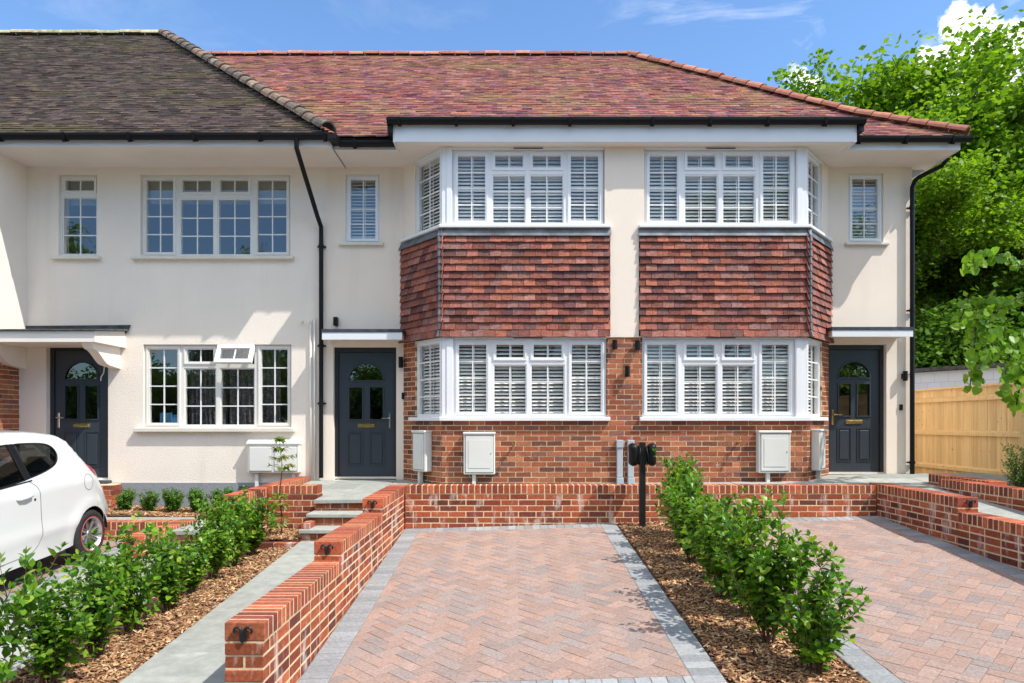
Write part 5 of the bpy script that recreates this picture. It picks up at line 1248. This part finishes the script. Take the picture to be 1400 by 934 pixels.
# lofted skin over the silhouette
SD = dens(SIL, .05, False)+[SIL[-1]]; nc = 18; rows = []
for i, p in enumerate(SD):
    a, b = SD[max(i-1, 0)], SD[min(i+1, len(SD)-1)]; tx, ty = b[0]-a[0], b[1]-a[1]; L = math.hypot(tx, ty) or 1; nx_, ny_ = ty/L, -tx/L
    cyy, chh = -1.2, .7
    if nx_*(p[0]-cyy)+ny_*(p[1]-chh) < 0: nx_, ny_ = -nx_, -ny_
    w_ = width(*p); bl = .045+.05*abs(nx_) if p[1] < 1.05 else .035+.02*abs(nx_)
    for k in range(nc+1):
        t = -1+2*k/nc; q = bl*(1-abs(t)**2.4); rows.append((w_*t, p[0]+nx_*q, p[1]+ny_*q))
def glassrow(p): return (1.06 < p[1] < 1.37 and p[0] > -.5) or (1.06 < p[1] < 1.44 and p[0] < -1.7)
fs_b, fs_g = [], []
for i in range(len(SD)-1):
    for k in range(nc):
        f_ = (i*(nc+1)+k, i*(nc+1)+k+1, (i+1)*(nc+1)+k+1, (i+1)*(nc+1)+k)
        (fs_g if glassrow(SD[i]) and glassrow(SD[i+1]) and 2 <= k < nc-2 else fs_b).append(f_)
body.add(rows, fs_b)
bo = body.build('body', M['carpaint'], car, recalc=False); smooth_by_angle(bo, 42)
g = MB(); g.add([r_ for r_ in rows], fs_g)
for P in (qw, dw):
    v, f_ = tri_region(dens(P, .05), [], .06); 
    for sg in (1, -1): g.add([(sg*(width(*p)-.010), p[0], p[1]) for p in v], f_)
go_ = g.build('window_glass', M['carglass'], car, recalc=False, smooth=True)
for sg in (1, -1):
    t = MB()
    for P in (qw, dw): t.tube([(sg*(width(*p)-.003), p[0], p[1]) for p in P+[P[0]]], .0085, 6)
    v, f_ = tri_region(dens([(-.905, 1.07), (-.960, 1.43), (-1.025, 1.43), (-.985, 1.06)], .04), [], .03); t.add([(sg*(width(*p)+.002), p[0], p[1]) for p in v], f_)
    t.tube([(sg*(width(y, 1.047+(y+.95)*.035)+.003), y, 1.047+(y+.95)*.035) for y in [-.90-.07*i for i in range(18)]], .007, 5)
    t.build('window_trim', M['black'], car)
dsm = cr_spline([(-.95, 1.05), (-.845, .95), (-.835, .70), (-.84, .48), (-.90, .36), (-1.05, .31), (-1.6, .30), (-2.02, .32), (-2.10, .5), (-2.12, .8), (-2.08, 1.0)], 5)
for sg in (1, -1):
    d_ = MB(); d_.tube([(sg*(width(*p)+.0008), p[0], p[1]) for p in dsm], .0035, 5)
    dm = d_.build('door', plain('seam_shadow_gap', (.18,.18,.175), .7), car)
    d_ = MB(); yh, hh = -1.065, .90; W_ = width(yh, hh)
    d_.tube([(sg*(W_-.004), yh-.105, hh-.006), (sg*(W_+.022), yh-.085, hh-.003), (sg*(W_+.030), yh, hh+.002), (sg*(W_+.022), yh+.085, hh+.006), (sg*(W_-.004), yh+.105, hh+.008)], [.012, .015, .016, .015, .012], 8); d_.build('handle', M['carpaint'], dm, smooth=True)
    d_ = MB(); W_ = width(-.92, .86); d_.lathe([(.0, .003), (.014, .003), (.014, -.01)], lambda a, b, c: (sg*(W_+c), -.915+a, .855+b), 12); d_.build('lock', M['black'], dm)
ff = MB(); ff.tube([(width(-.02+.085*math.cos(q), .90+.09*math.sin(q))+.0006, -.02+.085*math.cos(q), .90+.09*math.sin(q)) for q in [i*math.pi/14 for i in range(29)]], .003, 5, caps=False); ff.build('fuel_flap', bpy.data.materials['seam_shadow_gap'], car)
for sg in (1, -1):
    tl = MB(); path = [(.00, 1.105), (.07, 1.045), (.14, .975), (.20, .90), (.26, .82)]
    tl.tube([(sg*(width(y, h, False)-.052-.10*max(0, y)), y+.015, h+.0) for y, h in path], [.018, .044, .056, .050, .022], 10); tl.build('tail_light', M['taillight'], car, smooth=True)
    hl_ = MB(); hl_.tube([(sg*.70, -2.95, .80), (sg*.66, -3.08, .74), (sg*.58, -3.22, .66)], [.05, .09, .05], 10); hl_.build('headlight', M['headlight'], car, smooth=True)
    mi = MB(); mi.tube([(sg*.80, -2.02, 1.02), (sg*.88, -2.04, 1.05)], .02, 6); mi.cbox(min(sg*.87, sg*1.0), max(sg*.87, sg*1.0), -2.08, -1.98, 1.0, 1.14, .03); mi.build('wing_mirror', M['carpaint'], car)
    for yw in (0, -2.5):
        wx = sg*.745
        ty = MB(); ty.lathe([(.195, -.085), (.24, -.088), (.272, -.075), (.286, -.05), (.288, 0), (.286, .05), (.272, .075), (.24, .088), (.195, .085), (.19, .0)], lambda a, b, c_: (wx+c_, yw+a, .288+b), 40, closed=True)
        wh_ = ty.build('wheel', M['rubber'], car, smooth=True)
        rm = MB(); o_ = sg
        rm.lathe([(.196, .088), (.188, .090), (.178, .074), (.168, .045), (.16, -.05)], lambda a, b, c_: (wx+o_*c_, yw+a, .288+b), 40)
        rm.lathe([(.0, .062), (.036, .062), (.044, .054), (.046, .030)], lambda a, b, c_: (wx+o_*c_, yw+a, .288+b), 20)
        for k in range(8):
            q = 2*math.pi*k/8+.2
            for s_ in (-1, 1):
                def mp(r, w2, dx): return (wx+o_*dx, yw+r*math.cos(q)-w2*math.sin(q), .288+r*math.sin(q)+w2*math.cos(q))
                a_, b_ = s_*.002, s_*.013; c_, d_ = s_*.010, s_*.031
                rm.add([mp(.035, a_, .052), mp(.035, b_, .046), mp(.182, d_, .060), mp(.182, c_, .068), mp(.035, a_, .02), mp(.035, b_, .02), mp(.182, d_, .03), mp(.182, c_, .03)], [(0,1,2,3), (7,6,5,4), (0,4,5,1), (1,5,6,2), (2,6,7,3), (3,7,4,0)])
        rr_ = rm.build('rim', M['alloy'], wh_); smooth_by_angle(rr_, 30)
        rs = MB(); rs.lathe([(.196, .089), (.1995, .092), (.203, .089)], lambda a, b, c_: (wx+o_*c_, yw+a, .288+b), 40); rs.build('rim_strip', M['redstrip'], wh_, smooth=True)
        bk = MB(); bk.lathe([(.0, .0), (.17, .0), (.17, -.02), (0, -.02)], lambda a, b, c_: (wx+o_*c_, yw+a, .288+b), 24); bk.build('brake_drum', M['wheelwell'], wh_)
ww = MB()
for sg in (1, -1):
    for yw in (0, -2.5):
        pts = [(yw+(AR+.012)*math.cos(a_), .285+(AR+.012)*math.sin(a_)) for a_ in [math.pi*i/16 for i in range(17)]]
        for (p, q) in zip(pts, pts[1:]): ww.quad((sg*.815, *p), (sg*.815, *q), (sg*.55, *q), (sg*.55, *p))
        ww.add([(sg*.55, *p) for p in pts], [tuple(range(17))])
ww.box(-.74, .74, -3.1, .42, .235, .26); ww.build('underside', M['wheelwell'], car)
si = MB()
for x0, x1, y0, hh in ((.12, .62, -1.35, 1.12), (-.62, -.12, -1.35, 1.12), (-.66, .66, -.36, 1.0)):
    si.prism([(y0-.42, .50), (y0-.42, .58), (y0, .62), (y0+.10, hh), (y0+.19, hh), (y0+.14, .5)], lambda y, h: (x0, y, h), lambda y, h: (x1, y, h))
for xh in (.37, -.37):
    for y0, hh in ((-1.20, 1.14), (-.22, 1.03)): si.cbox(xh-.12, xh+.12, y0, y0+.09, hh, hh+.18, .03)
si.box(-.72, .72, -2.6, .2, .42, .50); si.cbox(-.68, .68, -2.35, -2.05, .7, .98, .03); si.build('seats', M['seat'], car)
cm = MB(); cm.tube([(.0, -.30, 1.52), (0, -.25, 1.60)], .008, 6); cm.build('aerial', M['black'], car)
pl = MB(); pl.tube([(.16, .52, .27), (.16, .60, .27)], .02, 8); pl.build('exhaust', M['chrome'], car)
car.rotation_euler = (math.atan(.068), 0, 0)

# ------------------------------------------------------------------ sky, sun, camera
w = bpy.data.worlds.new('World'); scene.world = w; w.use_nodes = True; nt = w.node_tree; nt.nodes.clear()
out = nt.nodes.new('ShaderNodeOutputWorld'); bg = nt.nodes.new('ShaderNodeBackground'); nt.links.new(bg.outputs[0], out.inputs[0])
sky = nt.nodes.new('ShaderNodeTexSky'); sky.sky_type = 'NISHITA'; sky.sun_disc = False
SUN = Vector((.667, -.364, 1.0)).normalized()
elev = math.asin(SUN.z); az = math.atan2(SUN.x, SUN.y)
sky.sun_elevation = elev; sky.sun_rotation = az; sky.air_density = 1.0; sky.dust_density = .4; sky.ozone_density = 3.0; sky.altitude = 50
tc = nt.nodes.new('ShaderNodeTexCoord')
sx = nt.nodes.new('ShaderNodeSeparateXYZ'); nt.links.new(tc.outputs['Generated'], sx.inputs[0])
def pxdir(px, py): return Vector(((px-700)/F, 1, (578-py)/F)).normalized()
def blob(px, py, rad, soft):
    d = pxdir(px, py); vm = N(nt, 'ShaderNodeVectorMath', operation='DISTANCE'); nt.links.new(tc.outputs['Generated'], vm.inputs[0]); vm.inputs[1].default_value = d
    mr = N(nt, 'ShaderNodeMapRange', interpolation_type='SMOOTHSTEP'); nt.links.new(vm.outputs['Value'], mr.inputs[0]); mr.inputs[1].default_value = rad+soft; mr.inputs[2].default_value = rad-soft*.6
    mr.inputs[3].default_value = 0; mr.inputs[4].default_value = 1; return mr.outputs[0]
cov = None
for a in ((1338, 58, .026, .022), (1305, 34, .014, .014), (1380, 88, .036, .022), (1330, 100, .030, .02), (1262, 80, .010, .012), (1088, 108, .013, .012), (1108, 118, .010, .010), (1290, 470, .10, .08)):
    b = blob(*a); cov = b if cov is None else mth(nt, 'MAXIMUM', cov, b)
n1 = noise(nt, 22, 8, .62, tc.outputs['Generated']); n2 = noise(nt, 75, 6, .65, tc.outputs['Generated'])
dn = mth(nt, 'ADD', mth(nt, 'MULTIPLY', n1, .75), mth(nt, 'MULTIPLY', n2, .25))
c1 = ramp(nt, mth(nt, 'ADD', mth(nt, 'MULTIPLY', cov, .80), mth(nt, 'MULTIPLY', mth(nt, 'SUBTRACT', dn, .5), 3.0)), [(.28, 0), (.60, 1)])
c1 = mth(nt, 'MULTIPLY', c1, ramp(nt, cov, [(.0, 0), (.15, 1)]))
# thin wisps elsewhere; unseen cloud bank behind the camera, added as fill light
mp = N(nt, 'ShaderNodeMapping'); nt.links.new(tc.outputs['Generated'], mp.inputs[0]); mp.inputs['Scale'].default_value = (1.2, 2.2, 4.0); mp.inputs['Rotation'].default_value = (.2, .3, .5)
wv = noise(nt, 3.2, 8, .62, mp.outputs[0], .8)
wisp = mth(nt, 'MULTIPLY', ramp(nt, wv, [(.53, 0), (.78, 1)]), .55)
back = ramp(nt, mth(nt, 'MULTIPLY', sx.outputs[1], -1), [(0, 0), (.3, 1)])
fill_cloud = mth(nt, 'MULTIPLY', mth(nt, 'MULTIPLY', ramp(nt, noise(nt, 2.4, 7, .6, tc.outputs['Generated']), [(.34, 0), (.50, 1)]), mth(nt, 'MULTIPLY', back, ramp(nt, sx.outputs[2], [(.38, 0), (.55, 1)]))), .95)
near = mth(nt, 'MULTIPLY', wisp, ramp(nt, sx.outputs[0], [(.0, .15), (.45, 1)]))
call = mth(nt, 'MAXIMUM', c1, mth(nt, 'MAXIMUM', near, fill_cloud))
shade = ramp(nt, n1, [(.35, (4.4, 4.6, 5.0)), (.60, (8.0, 7.8, 7.4))])
skc = mix(nt, 1.0, sky.outputs[0], (SKY_T[0], SKY_T[1], SKY_T[2]), 'MULTIPLY')
nt.links.new(mix(nt, call, skc, shade), bg.inputs[0]); bg.inputs[1].default_value = SKY_S
sl = bpy.data.lights.new('sun', 'SUN'); sl.energy = SUN_E; sl.angle = R(.53); sl.color = (1, .955, .88)
so = bpy.data.objects.new('sun', sl); COL.objects.link(so); so.rotation_euler = (-SUN).to_track_quat('-Z', 'Y').to_euler(); so.location = SUN*40
cam = bpy.data.cameras.new('camera'); cam.lens = 24; cam.sensor_width = 36; cam.shift_y = 111/1400; cam.clip_end = 3000; cam.clip_start = .05
co = bpy.data.objects.new('camera', cam); COL.objects.link(co); co.rotation_euler = (R(90), 0, 0); co.location = (0, 0, 0); scene.camera = co
for o in list(scene.objects):
    if o.parent is None: o.location.z += CZ
scene.view_settings.view_transform = 'Standard'; scene.view_settings.look = 'None'; scene.view_settings.exposure = EXPO; scene.view_settings.gamma = 1
scene.render.engine = 'CYCLES'; cy_ = scene.cycles; cy_.use_denoising = True
try: cy_.denoiser = 'OPENIMAGEDENOISE'
except Exception: pass
cy_.max_bounces = 8; cy_.transparent_max_bounces = 16; cy_.diffuse_bounces = 4; cy_.glossy_bounces = 4; cy_.sample_clamp_indirect = 8
